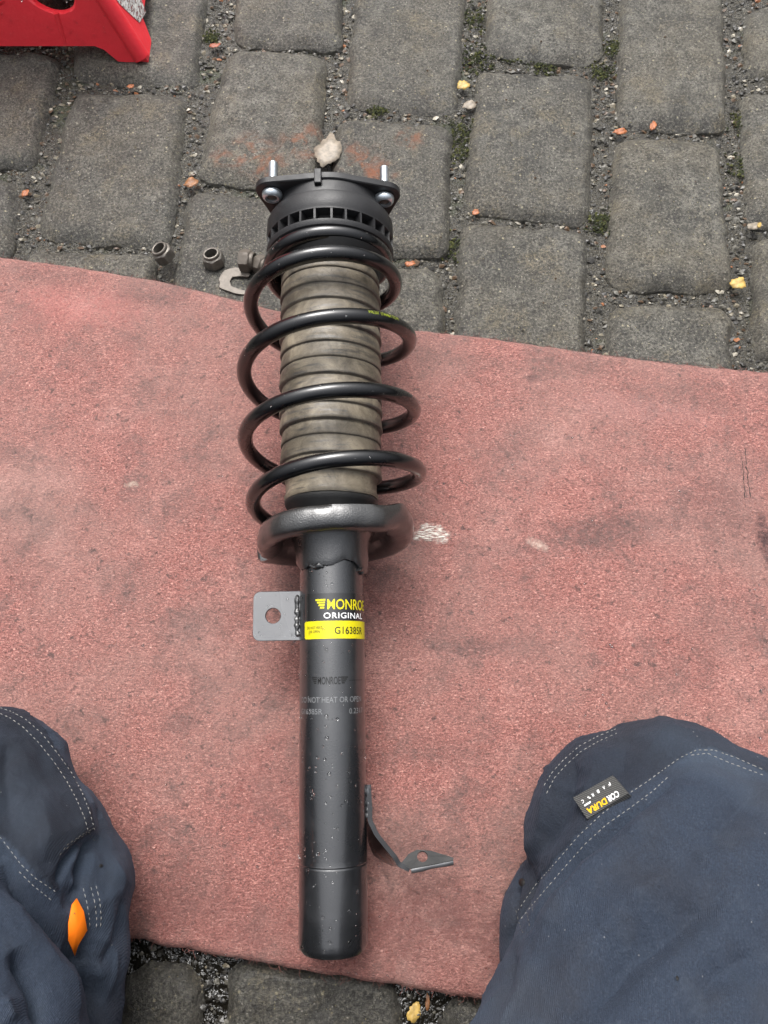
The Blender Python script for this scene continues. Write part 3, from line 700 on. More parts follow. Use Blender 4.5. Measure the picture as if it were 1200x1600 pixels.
# side lug with a hole, welded to the left of the tube
def plate_hole(x0, x1, y0, y1, hx, hy, hr, z0, z1, cr=.005, n=64, bevel=.0004):
    def outer(a):
        dx, dy = math.cos(a), math.sin(a); t = 1e9
        for lim, d, c in ((x1, dx, hx), (x0, dx, hx)):
            if d*(lim-c) > 0: t = min(t, (lim-c)/d)
        for lim, d, c in ((y1, dy, hy), (y0, dy, hy)):
            if d*(lim-c) > 0: t = min(t, (lim-c)/d)
        x, y = hx+dx*t, hy+dy*t
        for cx_, cy_ in ((x0+cr, y0+cr), (x0+cr, y1-cr)):
            if (x < cx_) and ((y < cy_) if cy_ < (y0+y1)/2 else (y > cy_)):
                v = Vector((x-cx_, y-cy_)); v = v.normalized()*min(v.length, cr); x, y = cx_+v.x, cy_+v.y
        return x, y
    V = []; rings = []
    for z, g in ((z0, 0), (z1-bevel, 0), (z1, bevel)):
        rings.append(len(V))
        for k in range(n):
            x, y = outer(2*PI*k/n); V.append((x-(x-hx)*g/.03, y-(y-hy)*g/.02, z))
    for z, g in ((z1, bevel), (z1-bevel, 0), (z0, 0)):
        rings.append(len(V))
        for k in range(n): a = 2*PI*k/n; V.append((hx+math.cos(a)*(hr+g), hy+math.sin(a)*(hr+g), z))
    F = []
    for i in range(len(rings)):
        a, b = rings[i], rings[(i+1) % len(rings)]
        for k in range(n): F.append((a+k, a+(k+1) % n, b+(k+1) % n, b+k))
    return V, F
lug = part('side_lug', plate_hole(-.0628, -.0240, .2262, .2655, -.0468, .2460, .0060, .0015, .0048, .0055, 96), M_BRKT, sm=40)
part('weld_bead', bead([(-.0275+.0012*nz(k*.3, 5), .2290+k*.00115, .0046+.0008*nz(k*.3, 2)) for k in range(30)], .0024, 4), M_SEAT, lug)
# bent lower bracket: welded leg, sloping strip, foot with hole and turned-down lip
def L(p): return strut.matrix_world.inverted() @ Vector(p)
def ribbon(Tp, Bp, th, sub=6):
    def dens(P):
        P = np.array(P, float); t = np.arange(len(P)); tt = np.linspace(0, len(P)-1, (len(P)-1)*sub+1); q = np.stack([np.interp(tt, t, P[:, i]) for i in range(3)], 1)
        for _ in range(1): q[1:-1] = (q[:-2]+2*q[1:-1]+q[2:])/4
        return q
    T, B = dens(Tp), dens(Bp); V = []; n = len(T)
    for i in range(n):
        t = Vector(T[min(i+1, n-1)]-T[max(i-1, 0)]).normalized(); w_ = Vector(B[i]-T[i]).normalized(); nn = t.cross(w_).normalized()*th/2
        for base in (Vector(T[i]), Vector(B[i])): V += [base+nn, base-nn]
    F = []
    for i in range(n-1):
        a, b = i*4, i*4+4
        F += [(a, a+1, b+1, b), (a+1, a+3, b+3, b+1), (a+3, a+2, b+2, b+3), (a+2, a, b, b+2)]
    F += [(0, 2, 3, 1), ((n-1)*4, (n-1)*4+1, (n-1)*4+3, (n-1)*4+2)]
    return V, F
zt = .050
Tp = [L(un(576, 1226, .054)), L(un(578, 1262, .052)), L(un(578, 1282, .051)), L(un(588, 1303, .050)), L(un(602, 1321, .049)), L(un(617, 1339, .048)), L(un(624, 1351, .047)), L(un(640, 1359, .046))]
Bp = [L(un(574, 1232, .030)), L(un(575, 1268, .026)), L(un(574, 1286, .024)), L(un(578, 1314, .022)), L(un(586, 1334, .020)), L(un(602, 1345, .019)), L(un(616, 1351, .026)), L(un(634, 1350, .036))]
lb = part('hose_bracket', ribbon(Tp, Bp, .0036), M_SPRING, sm=50)
foot = [L(un(u, v, z)) for u, v, z in ((627, 1349, .0455), (640, 1358, .0455), (708, 1345, .0445), (709, 1341, .0440), (694, 1336, .0425), (674, 1330, .0415), (652, 1328, .0413), (638, 1335, .0425))]
def poly_plate(pts, hole_c, hr, th, sub=10):
    c = Vector(hole_c); n = len(pts); out = []
    for i in range(n):
        for k in range(sub): out.append(pts[i].lerp(pts[(i+1) % n], k/sub))
    N = len(out)
    nn = Vector((0, 0, 0))
    for i in range(n): nn += (pts[i]-c).cross(pts[(i+1) % n]-c)
    nn.normalize()
    if nn.z < 0: nn = -nn
    ho = []
    for p in out:
        d = p-c; d -= nn*d.dot(nn); d.normalize(); ho.append(c+d*hr)
    V = [p+nn*th/2 for p in out]+[p-nn*th/2 for p in out]+[p-nn*th/2 for p in ho]+[p+nn*th/2 for p in ho]; F = []
    for j in range(4):
        a, b = j*N, ((j+1) % 4)*N
        for i in range(N): F.append((a+i, a+(i+1) % N, b+(i+1) % N, b+i))
    return V, F
hc = L(un(659, 1339, .0426))
part('bracket_foot', poly_plate(foot, L(un(660, 1339, .0430)), .0040, .0020), M_RUBBER, lb, sm=40)
p0, p1 = L(un(642, 1359, .0440)), L(un(708, 1345.5, .0430))
part('foot_lip', tube([p0.lerp(p1, t) + Vector((0, -.0004, -.0016)) for t in np.linspace(0, 1, 14)], [.0027+.0003*math.sin(t*9) for t in np.linspace(0, 1, 14)], 12), M_BRKT, lb)
part('weld_bead', bead([L(un(575+math.sin(k)*.7, 1226+k*2.1, .053-.0002*k)) for k in range(26)], .0021, 2), M_BRKT, lb)

# ---- label and markings on the tube
def shell(x0, x1, s0, s1, R_, cr=0.0, n=40, m=12):
    V = []; F = []
    for j in range(m+1):
        s_ = s0+(s1-s0)*j/m; dy = min(s_-s0, s1-s_); ins = cr-math.sqrt(max(0, cr*cr-(cr-dy)**2)) if dy < cr else 0
        for i in range(n+1):
            x = (x0+ins)+(x1-ins-x0-ins)*i/n; a = x/R_; V.append((R_*math.sin(a), s_, R_*math.cos(a)))
    for j in range(m):
        for i in range(n): a = j*(n+1)+i; F.append((a, a+1, a+n+2, a+n+1))
    return V, F
sticker = part('label_sticker', shell(-.0305, .052, .2262, .2612, RT+.00022, .001), M_LABEL, sm=0)
part('yellow_band', shell(-.0232, .052, .2262, .2398, RT+.00030, .0012), M_YEL, sticker, sm=0)
Rp = RT+.00038
def wing(x, s, h, w_, flip=1, gap=.28, bars=4, R_=Rp):
    V = []; F = []
    for i in range(bars):
        y1 = s+h*(1-i/bars); y0 = y1-h/bars*(1-gap); ins = w_*.62*i/bars
        xa, xb = (x+ins, x+w_-ins*.25) if flip > 0 else (x+ins*.25, x+w_-ins)
        b = len(V)
        for q in range(5):
            xx = xa+(xb-xa)*q/4
            for yy in (y0, y1): a = (xx)/R_; V.append((R_*math.sin(a), yy, R_*math.cos(a)))
        for q in range(4): F.append((b+q*2, b+q*2+2, b+q*2+3, b+q*2+1))
    return V, F
link('logo_print', bend(text_mesh('MONROE', .0078, .016, .0380), -.0020, .2487, Rp), M_YEL, sticker)
part('wing_emblem', wing(-.0116, .2487, .0080, .0082), M_YEL, sticker, sm=0)
link('word_print', bend(text_mesh('ORIGINAL', .0044, .01, .0360, 1.1), -.0049, .2417, Rp), M_WHITE, sticker)
link('number_print', bend(text_mesh('G16385R', .0054, .010, .0270), .0036, .2298, Rp+.0001), mat_plain('dark_print', (.012, .011, .004), .5), sticker)
for q, tx in enumerate(('DO NOT HEAT', 'OR OPEN')):
    link('warning_print', bend(text_mesh(tx, .0021, .008, .0140-q*.004), -.0200+q*.002, .2338-q*.0031, Rp+.0001), M_GREYINK, sticker)
Re = RT+.00012
def stamp(tx, h, wd, x, s, m, b=0.0): link('stamped_text', bend(text_mesh(tx, h, b, wd), x, s, Re), m, body)
stamp('MONROE', .0056, .0178, -.0098, .1920, M_DARKSTAMP, .01)
part('stamped_wing', wing(-.0152, .1920, .0056, .0048, R_=Re), M_DARKSTAMP, body, sm=0)
part('stamped_wing', wing(.0082, .1920, .0056, .0060, -1, R_=Re), M_DARKSTAMP, body, sm=0)
part('stamped_line', shell(.0150, .030, .1945, .1949, Re, 0, 12, 1), M_DARKSTAMP, body, sm=0)
stamp('DO NOT HEAT OR OPEN', .0042, .0560, -.0280, .1785, M_STAMP_SHEEN)
stamp('G16385R', .0040, .0225, -.0285, .1700, M_STAMP_SHEEN)
stamp('0.2317', .0040, .0150, .0150, .1700, M_STAMP_SHEEN)

# ---- rain drops
def drops(name, spots, parent=None, flat=.5, n=9, label=None):
    V = []; F = []
    for p, nn, r in spots:
        p = Vector(p); nn = Vector(nn).normalized(); a = nn.orthogonal().normalized(); b = nn.cross(a); e = random.uniform(.75, 1.2); k0 = len(V)
        lv = [(1.0, 0), (.93, .35), (.72, .7), (.40, .93)]
        for f, h in lv:
            for k in range(n): an = 2*PI*k/n; V.append(p + a*math.cos(an)*r*f*e + b*math.sin(an)*r*f + nn*(h*r*flat))
        V.append(p+nn*r*flat)
        for j in range(3):
            for k in range(n): F.append((k0+j*n+k, k0+j*n+(k+1) % n, k0+(j+1)*n+(k+1) % n, k0+(j+1)*n+k))
        for k in range(n): F.append((k0+3*n+k, k0+3*n+(k+1) % n, k0+4*n))
        V.append(p-nn*r*.05); c = len(V)-1
        for k in range(n): F.append((k0+(k+1) % n, k0+k, c))
    o = link(name, mesh(name, V, F), M_WATER, parent); o['kind'] = 'stuff'
    if label: o['label'] = label
    return o
sp = []
for _ in range(230):
    a = random.gauss(0, .75)
    if abs(a) > 1.6: continue
    s_ = random.uniform(.004, .283)
    if random.random() < .5: s_ = random.choice((.02, .045, .062, .075, .11, .12, .27, .215, .16)) + random.gauss(0, .010)
    if not .004 < s_ < .283: continue
    r = .0004+random.random()**2.4*.0012
    sp.append(((RT*math.sin(a), s_, RT*math.cos(a)), (math.sin(a), 0, math.cos(a)), r))
drops('water_drops', sp, strut, label='rain drops standing on the tube')
sp = [((random.uniform(-.061, -.029), random.uniform(.228, .264), .0048), (0, 0, 1), .0003+random.random()**2*.0007) for _ in range(60)]
sp = [q for q in sp if math.hypot(q[0][0]+.0468, q[0][1]-.246) > .0075]
drops('lug_drops', sp, lug)
sp = []
for _ in range(90):
    t = random.choice((0, 1, 2, 3, 4))+random.uniform(-.22, .22); p = on_coil(t, random.uniform(-.005, .006), 0)
    q = on_coil(t, 0, -RT_); sp.append((p, p-q, .0002+random.random()**2*.0005))
drops('spring_drops', sp, coil)
sp = []
for _ in range(420):
    u, v = random.uniform(215, 1190), random.uniform(600, 1530); p = un(u, v, MT+.0006); sp.append((p, (0, 0, 1), .00035+random.random()**3*.0008))
drops('mat_drops', sp, matm)

# ================================================================ NUTS AND CLIP ON THE SETTS
def nut_vf(af=.0195, h=.0110, hole=.0062, flange=.0):
    n = 48; V = []; prof = []
    def hexr(a, R0): return min(R0, (af/2)/max(1e-6, math.cos((a+PI/6) % (PI/3)-PI/6)))
    lv = [(hole, 0, 0), (99, 0, 0), (af*.5*1.12, .0005, 1), (af*.5*1.16, .0015, 1), (af*.5*1.16, h-.003, 1), (af*.5*1.06, h-.0015, 1), (af*.5*.99, h-.0008, 1), (af*.5*.86, h, 0), (af*.5*.85, h+.0022, 0), (af*.5*.80, h+.0030, 0), (af*.5*.69, h+.0031, 0), (hole, h+.0028, 0), (hole*.93, h*.7, 0), (hole, h*.55, 0), (hole*.93, h*.4, 0)]
    lv[1] = (af*.5*1.06, 0, 1)
    for r, z, hx in lv:
        for k in range(n):
            a = 2*PI*k/n; rr = hexr(a, r) if hx else r; V.append((rr*math.cos(a), rr*math.sin(a), z))
    m = len(lv); F = [(j*n+k, ((j+1) % m)*n+k, ((j+1) % m)*n+(k+1) % n, j*n+(k+1) % n) for j in range(m) for k in range(n)]
    return V, F
nut_me = shade_auto(fix(mesh('hex_nut', *nut_vf())), 25); nut_me.materials.append(M_STEEL)
nut_rust = nut_me.copy(); nut_rust.materials.clear(); nut_rust.materials.append(M_DULL)
def nut(u, v, rot, label, me=nut_me, z=0.0, sc=1.0):
    o = link('hex_nut', me); o.location = un(u, v, z); o.rotation_euler = rot; o.scale = (sc,)*3
    return tag(o, label, 'nut', 'hex nuts lying on the setts above the mat')
nut(260, 402, (math.radians(-13), math.radians(-15), .5), 'steel lock nut standing hole up in the joint, farthest left of the four nuts', z=.0005, sc=1.06)
nut(336, 412, (math.radians(-10), math.radians(-6), .1), 'steel lock nut standing hole up between the leftmost nut and the nut on its side', z=.0015, sc=1.05)
nut(377, 407, (math.radians(82), math.radians(5), math.radians(80)), 'dirty nut tipped on its side above the forked clip', nut_rust, z=.0095, sc=1.08)
nut(402, 412, (math.radians(74), 0, math.radians(60)), 'dirty nut half hidden behind the left side of the coil spring', nut_rust, z=.0070, sc=.92)
# forked spring clip
def ring_poly(outer, inner, z0, z1):
    n = len(outer); V = [(x, y, z0) for x, y in outer]+[(x, y, z1) for x, y in outer]
    F = [tuple(range(n))[::-1], tuple(n+i for i in range(n))]+[(i, (i+1) % n, n+(i+1) % n, n+i) for i in range(n)]
    return V, F
cp = [(345, 432), (352, 424), (368, 420), (384, 423), (392, 431), (389, 435), (376, 434), (364, 435), (360, 441), (362, 448), (374, 453), (392, 457), (390, 463), (368, 460), (348, 453), (342, 450), (344, 444), (342, 438)]
cw = [un(u, v, .001) for u, v in cp]; cc = np.mean(cw, 0)
cl = link('forked_clip', fix(mesh('forked_clip', *ring_poly([(p[0]-cc[0], p[1]-cc[1]) for p in cw], None, 0, .0022), False)), M_DULL); cl.location = (cc[0], cc[1], .0012); cl.rotation_euler = (.05, -.03, 0)
bv = cl.modifiers.new('bevel', 'BEVEL'); bv.width = .0005; bv.segments = 2
tag(cl, 'flat forked metal clip lying beside the nuts at the edge of the mat', 'clip')

# ================================================================ LEAVES
def leaf(u, v, size, mat, label, rot=0, el=.7, z=.002, curl=.15, lobes=0, name='leaf_scrap'):
    n = 34; V = [(0, 0, .0003)]; F = []; sd = random.random()*30
    for r_ in (.5, 1.0):
        for k in range(n):
            a = 2*PI*k/n; rr = size*r_*(1+.28*nz(math.cos(a)*1.8, math.sin(a)*1.8, sd)+.16*nz(math.cos(a)*6, math.sin(a)*6, sd)+lobes*math.cos(3*a))
            x, y = rr*math.cos(a), rr*math.sin(a)*el; V.append((x, y, curl*size*(r_**2)*nz(math.cos(a)*1.5, math.sin(a)*1.5, sd+9)*2+.0006))
    F = [(0, 1+k, 1+(k+1) % n) for k in range(n)]+[(1+k, 1+n+k, 1+n+(k+1) % n, 1+(k+1) % n) for k in range(n)]
    # real thickness
    m = len(V); V += [(x, y, zz-.0004) for x, y, zz in V]; F += [tuple(i+m for i in f[::-1]) for f in F]
    F += [(1+n+(k+1) % n, 1+n+k, m+1+n+k, m+1+n+(k+1) % n) for k in range(n)]
    o = link(name, mesh(name, V, F), mat); p = un(u, v, z); o.location = p; o.rotation_euler = (random.uniform(-.07, .07), random.uniform(-.07, .07), rot)
    return tag(o, label, 'leaf', 'leaf scraps on the setts')
leaf(514, 235, .0235, LEAF['pale'], 'large pale beige leaf scrap just beyond the top of the strut', 1.45, .62, .0022, .03, .07)
leaf(299, 286, .0085, LEAF['brown'], 'tan brown leaf scrap in the joint left of the strut top', .4, .7, -.006)
leaf(40, 302, .0048, LEAF['orange'], 'tiny orange scrap in the joint near the left edge', 1, .8, -.007)
leaf(1154, 443, .0085, LEAF['yellow'], 'bright yellow leaf scrap in the right hand joint, nearest the mat', .2, .8, -.004, .14)
leaf(1178, 353, .0090, LEAF['pale'], 'pale curled leaf scrap in the joint at the right edge', .3, .55, -.004, .14)
leaf(1020, 197, .0070, LEAF['orange'], 'upright looking orange scrap above the second sett from the right', 1.2, .5, -.004, .14)
leaf(968, 206, .0080, LEAF['orange'], 'flat orange red scrap at the corner where two joints meet', .1, .45, -.006)
leaf(724, 133, .0075, LEAF['yellow'], 'pale yellow leaf scrap in the mossy joint', .3, .8, -.005)
leaf(733, 165, .0080, LEAF['pale'], 'cream leaf scrap just below the pale yellow one in the mossy joint', .3, .7, -.006)
leaf(336, 71, .0062, LEAF['red'], 'dull red leaf scrap in the joint beside the red stand', .3, .6, -.005)
leaf(743, 332, .0042, LEAF['orange'], 'tiny orange scrap in the joint right of the strut top', .3, .8, -.006)
leaf(641, 412, .0058, LEAF['orange'], 'small orange scrap beside the uppermost free coil', .3, .6, -.004)
leaf(647, 1581, .0075, LEAF['yellow'], 'wet orange yellow leaf floating in the flooded joint between the knees', 1.3, .62, -.0125, .1, .12)
leaf(668, 1566, .0060, LEAF['brown'], 'brown wet leaf stalk scrap beside the leaf in the flooded joint', 1.5, .28, -.0125)
leaf(204, 135, .0042, LEAF['orange'], 'small orange scrap between setts under the red stand', .3, .7, -.006)
leaf(1186, 352, .0035, LEAF['yellow'], 'tiny yellow flake touching the pale curled leaf', 1.3, .7, -.003)

# ================================================================ RED STAND
C0 = Vector(un(232, 97, 0)); stand = empty('axle_stand', 'red painted steel stand with a round hole and a torn white sticker, upper left corner', 'axle stand', (C0.x-.20, C0.y+.11, 0))
def SW(name, vf, mat, par=stand, bev=.0, smooth=False, sm=30):
    me = fix(mesh(name, vf[0], vf[1], smooth)); shade_auto(me, sm)
    for v in me.vertices: v.co = v.co - stand.location
    return link(name, me, mat, par)
Wd, Dp, Ht = .36, .24, .27            # base size and height of the pressed body
cx_, cy_ = C0.x-Wd/2, C0.y+Dp/2
tf = .34                              # how much narrower the top is
def face_pt(side, t, h):
    """t runs 0..1 along the side, h is the height; the walls lean inwards"""
    k = 1-(1-tf)*h/Ht; hw, hd = Wd/2*k, Dp/2*k
    if side == 0: return Vector((cx_-hw+2*hw*t, cy_-hd, h))
    if side == 1: return Vector((cx_+hw, cy_-hd+2*hd*t, h))
    if side == 2: return Vector((cx_+hw-2*hw*t, cy_+hd, h))
    return Vector((cx_-hw, cy_+hd-2*hd*t, h))
def panel(side, hole=None):
    """one leaning wall: feet at both ends, raised lower edge, optional round hole"""
    L_ = Wd if side in (0, 2) else Dp; N = 96; hx, hz, hr = hole or (.5, .10, .0005)
    def lower(t):
        d = min(t, 1-t)*L_; return 0 if d < .034 else (.017 if d > .050 else .017*(1-math.cos(PI*(d-.034)/.016))/2)
    outer = []
    for i in range(40): t = i/40; outer.append((t, lower(t)))
    for i in range(16): outer.append((1, Ht*i/16))
    for i in range(24): outer.append((1-i/24, Ht))
    for i in range(16): outer.append((0, Ht*(1-i/16)))
    c = (hx, hz); inner = []
    for t, h in outer:
        a = math.atan2(h-hz, (t-hx)*L_); inner.append((hx+math.cos(a)*hr/L_/(1-(1-tf)*hz/Ht), hz+math.sin(a)*hr))
    n = len(outer); V = []; rows = []
    nrm = ((face_pt(side, 1, 0)-face_pt(side, 0, 0)).cross(face_pt(side, 0, Ht)-face_pt(side, 0, 0))).normalized()
    for f, dpt in ((0, 0), (.3, 0), (.6, 0), (.85, 0), (.97, .0006), (1, .003), (1.0, .010)):
        rows.append(len(V))
        for (t, h), (t2, h2) in zip(outer, inner): V.append(face_pt(side, t+(t2-t)*f, h+(h2-h)*f) - nrm*dpt)
    rows2 = len(rows); 
    rows.append(len(V))
    for (t, h), (t2, h2) in zip(outer, inner): V.append(face_pt(side, t, h) - nrm*.003)
    F = []
    for a, b in zip(rows[:rows2-1], rows[1:rows2]):
        for k in range(n): F.append((a+k, a+(k+1) % n, b+(k+1) % n, b+k))
    for k in range(n): F.append((rows[0]+(k+1) % n, rows[0]+k, rows[-1]+k, rows[-1]+(k+1) % n))
    return V, F
pn = SW('side_panel', panel(0, (.787, .078, .028)), M_RED, smooth=True, sm=30)
for sd in (1, 2, 3): SW('side_panel', panel(sd), M_RED, smooth=True, sm=30)
# folded corner ridges and rubber-like flattened feet
for side in range(4):
    a, b = face_pt(side, 1, 0), face_pt(side, 1, Ht)
    cdir = (Vector((cx_, cy_, 0))-Vector((a.x, a.y, 0))).normalized()
    v, f = tube([a.lerp(b, t)+cdir*.0090 for t in np.linspace(.006, 1, 12)], [.0100-.0020*t for t in np.linspace(0, 1, 12)], 20)
    SW('corner_ridge', (v, f), M_RED, smooth=True, sm=60)
# pressed rib under the hole, small blister at its end
rp = [face_pt(0, .775-.02*q, .050-.030*q) for q in np.linspace(0, 1, 12)]
SW('pressed_rib', tube([p+Vector((0, .0008, 0)) for p in rp], [.0034-.0016*q for q in np.linspace(0, 1, 12)], 12), M_RED, smooth=True, sm=60)
# saddle post above
SW('post', tube([Vector((cx_, cy_, Ht-.02)), Vector((cx_, cy_, Ht+.06))], .024, 32), M_RED, smooth=True, sm=40)
SW('saddle', tube([Vector((cx_-.05, cy_, Ht+.072)), Vector((cx_-.045, cy_, Ht+.060)), Vector((cx_+.045, cy_, Ht+.060)), Vector((cx_+.05, cy_, Ht+.072))], .012, 16), M_DULL, smooth=True)
V = []
q0 = [(.06, .066), (.07, .050), (.14, .021), (.26, .014), (.45, .060)]
nrm1 = ((face_pt(1, 1, 0)-face_pt(1, 0, 0)).cross(face_pt(1, 0, Ht)-face_pt(1, 0, 0))).normalized()
V = [face_pt(1, t, h)+nrm1*.0008 for t, h in q0]+[face_pt(1, t, h)-nrm1*.0002 for t, h in q0]
SW('torn_sticker', (V, [(0, 1, 2, 3, 4), (9, 8, 7, 6, 5)]+[(i, i+5, (i+1) % 5+5, (i+1) % 5) for i in range(5)]), M_STICK)
nrm0 = ((face_pt(0, 1, 0)-face_pt(0, 0, 0)).cross(face_pt(0, 0, Ht)-face_pt(0, 0, 0))).normalized(); sp = []
for _ in range(120):
    p = face_pt(0, random.uniform(.3, .97), random.uniform(.02, .11)); sp.append((p-stand.location, nrm0, .0006+random.random()**2*.0012))
drops('stand_drops', sp, stand)

# ================================================================ THE KNEELING PERSON
person = empty('person', 'person in navy work trousers with pale stitching kneeling at the near edge of the mat', 'person', (-.05, -.40, 0))
def capsule(p, q, r0, r1, n=9):
    p, q = Vector(p), Vector(q); return [(p.lerp(q, i/(n-1)), r0+(r1-r0)*i/(n-1)) for i in range(n)]
balls = []
# right leg: knee, thigh going back and up, shin lying on the ground
KR = Vector((.200, -.040, .094)); HR = Vector((.075, -.42, .235))
balls += [(Vector((.205, -.028, .090)), .078), (Vector((.176, -.030, .082)), .072), (Vector((.235, -.045, .092)), .080), (Vector((.195, -.060, .105)), .088)]
balls += capsule((.195, -.075, .118), (.112, -.20, .172), .084, .093) + capsule((.112, -.20, .172), HR, .093, .105)
balls += capsule((.175, -.075, .070), (.150, -.40, .062), .068, .058) + capsule((.130, -.092, .058), (.132, -.16, .055), .047, .050, 5)
# left leg
HL = Vector((-.175, -.42, .235))
balls += [(Vector((-.298, -.018, .086)), .076), (Vector((-.268, -.050, .084)), .074), (Vector((-.320, -.030, .090)), .080), (Vector((-.300, -.060, .100)), .086)]
balls += capsule((-.295, -.070, .118), (-.235, -.22, .175), .078, .090) + capsule((-.235, -.22, .175), HL, .090, .105)
balls += capsule((-.251, -.070, .068), (-.238, -.40, .062), .068, .060)
# seat and waist
balls += capsule(HR, HL, .11, .11, 12) + capsule((-.05, -.46, .26), (-.05, -.45, .40), .16, .15, 6) + capsule((-.11, -.45, .27), (-.11, -.44, .40), .13, .12, 6) + capsule((.01, -.45, .27), (.01, -.44, .40), .13, .12, 6)
bm = bmesh.new()
for c, r in balls:
    bmesh.ops.create_icosphere(bm, subdivisions=3, radius=r, matrix=Matrix.Translation(c))
me = bpy.data.meshes.new('tmp'); bm.to_mesh(me); bm.free()
tmp = bpy.data.objects.new('tmp', me); COL.objects.link(tmp)
rm = tmp.modifiers.new('r', 'REMESH'); rm.mode = 'VOXEL'; rm.voxel_size = .0042; 
smo = tmp.modifiers.new('s', 'SMOOTH'); smo.factor = .5; smo.iterations = 7; sb_ = tmp.modifiers.new('u', 'SUBSURF'); sb_.levels = 1; sb_.render_levels = 1
dg = bpy.context.evaluated_depsgraph_get(); tm = bpy.data.meshes.new_from_object(tmp.evaluated_get(dg)); bpy.data.objects.remove(tmp)
nv = len(tm.vertices); P = np.empty(nv*3); tm.vertices.foreach_get('co', P); P = P.reshape(-1, 3)
Nn = np.empty(nv*3); tm.vertices.foreach_get('normal', Nn); Nn = Nn.reshape(-1, 3)
uv = pr(P); front = np.clip(((CAMP-P)*Nn).sum(1)/np.linalg.norm(CAMP-P, axis=1)*4, 0, 1)
def dist_line(pl):
    pl = np.array(pl, float); best = np.full(nv, 1e9); sg = np.zeros(nv); tt = np.zeros(nv); Ltot = len(pl)-1
    for i in range(len(pl)-1):
        a, b = pl[i], pl[i+1]; d = b-a; t = np.clip(((uv-a)@d)/(d@d), 0, 1); q = uv-(a+t[:, None]*d); dd = np.hypot(q[:, 0], q[:, 1])
        m = dd < best; best[m] = dd[m]; sg[m] = np.sign(d[0]*q[m, 1]-d[1]*q[m, 0]); tt[m] = (i+t[m])/Ltot
    return best, sg, tt
disp = np.zeros(nv); pad = np.zeros(nv)
def fold(pl, amp, wd, sharp=0):
    """a crease (amp < 0) or ridge in the cloth along a line; sharp steepens the side left of the line"""
    global disp
    d, sg, t = dist_line(pl); env = np.clip(np.sin(np.clip(t, .02, .98)*PI)*1.6, 0, 1)
    g = .55*np.exp(-(d/wd)**2)+.45*np.exp(-d/(wd*.55))
    if sharp: g = np.where(sg > 0, np.exp(-(d/(wd*sharp))**2), g)
    disp += 1.35*amp*g*env*front
# right leg seams and folds
SEAM_R1 = [(810, 1422), (835, 1385), (868, 1348), (905, 1305), (940, 1272), (975, 1245), (1010, 1222), (1040, 1200), (1062, 1184), (1088, 1172), (1115, 1172), (1150, 1184), (1200, 1206)]
SEAM_R2 = [(814, 1436), (842, 1402), (878, 1360), (915, 1318), (948, 1288), (985, 1262), (1020, 1236), (1048, 1210)]
SEAM_R2b = [(1080, 1180), (1105, 1177), (1140, 1192), (1200, 1214)]
SEAM_R3 = [(850, 1228), (862, 1208), (880, 1188), (905, 1166), (935, 1150), (965, 1138)]
SEAM_R4 = [(854, 1240), (866, 1216), (884, 1196), (908, 1174), (938, 1157), (970, 1143)]
fold([(800, 1490), (818, 1452), (860, 1400), (905, 1345), (960, 1292), (1030, 1240), (1075, 1196)], -.0065, 13)
fold([(830, 1500), (880, 1420), (940, 1350), (1010, 1290), (1090, 1240)], .0055, 34)
fold([(1000, 1212), (1062, 1186), (1110, 1190), (1190, 1226)], -.003, 12)
fold([(900, 1168), (892, 1230), (868, 1290), (838, 1345)], -.0055, 16); fold([(935, 1165), (930, 1220), (905, 1270)], .003, 20)
fold([(858, 1220), (848, 1290), (835, 1350)], .003, 14)
fold([(990, 1140), (975, 1180), (960, 1230)], -.0022, 20); fold([(1060, 1130), (1040, 1150), (1010, 1180)], .002, 18)
fold([(1150, 1380), (1060, 1450), (985, 1500), (900, 1610)], -.010, 26, 1.8); fold([(1090, 1340), (1010, 1400), (920, 1480), (850, 1600)], .006, 45)
fold([(1190, 1230), (1120, 1300), (1080, 1380)], -.006, 28); fold([(1200, 1480), (1120, 1530), (1060, 1610)], -.005, 26)
fold([(1000, 1300), (1060, 1330), (1150, 1330)], .003, 26)
fold([(815, 1300), (806, 1360), (797, 1430), (790, 1500)], -.005, 8); fold([(840, 1300), (820, 1360)], .002, 9)
fold([(795, 1440), (800, 1500), (790, 1560)], -.003, 9)
# left leg
SEAM_L1 = [(0, 1106), (18, 1112), (40, 1124), (65, 1146), (92, 1180), (112, 1208), (128, 1238), (140, 1268), (148, 1298)]
SEAM_L2 = [(0, 1115), (16, 1122), (36, 1136), (60, 1160), (84, 1190), (104, 1220), (120, 1250), (132, 1278), (138, 1300)]
SEAM_L3 = [(0, 1308), (14, 1326), (32, 1350), (55, 1372), (88, 1394)]
SEAM_L4 = [(30, 1362), (52, 1384), (82, 1408)]
SEAM_L5 = [(150, 1292), (128, 1304), (105, 1320), (92, 1338)]
SEAM_L6 = [(130, 1388), (136, 1412), (140, 1436), (140, 1456)]; SEAM_L7 = [(142, 1386), (148, 1410), (151, 1436), (150, 1458)]; SEAM_L8 = [(150, 1384), (156, 1408), (158, 1434), (156, 1458)]
fold([(0, 1345), (50, 1402), (95, 1452), (130, 1500), (152, 1560), (160, 1620)], -.012, 12, 2.0)
fold([(0, 1385), (40, 1425), (80, 1470), (105, 1520), (120, 1600)], .006, 28)
fold([(150, 1302), (120, 1322), (96, 1352), (84, 1385)], -.005, 7); fold([(160, 1300), (140, 1330), (112, 1400), (108, 1430)], -.009, 10)
fold([(120, 1360), (112, 1400), (106, 1440)], .006, 7); fold([(175, 1330), (190, 1380), (160, 1500), (150, 1540)], .004, 16)
fold([(196, 1370), (176, 1460), (150, 1530)], -.005, 12); fold([(205, 1400), (200, 1500), (196, 1600)], .003, 14)
fold([(20, 1480), (55, 1540), (75, 1610)], -.009, 16); fold([(0, 1560), (20, 1600)], .004, 16)
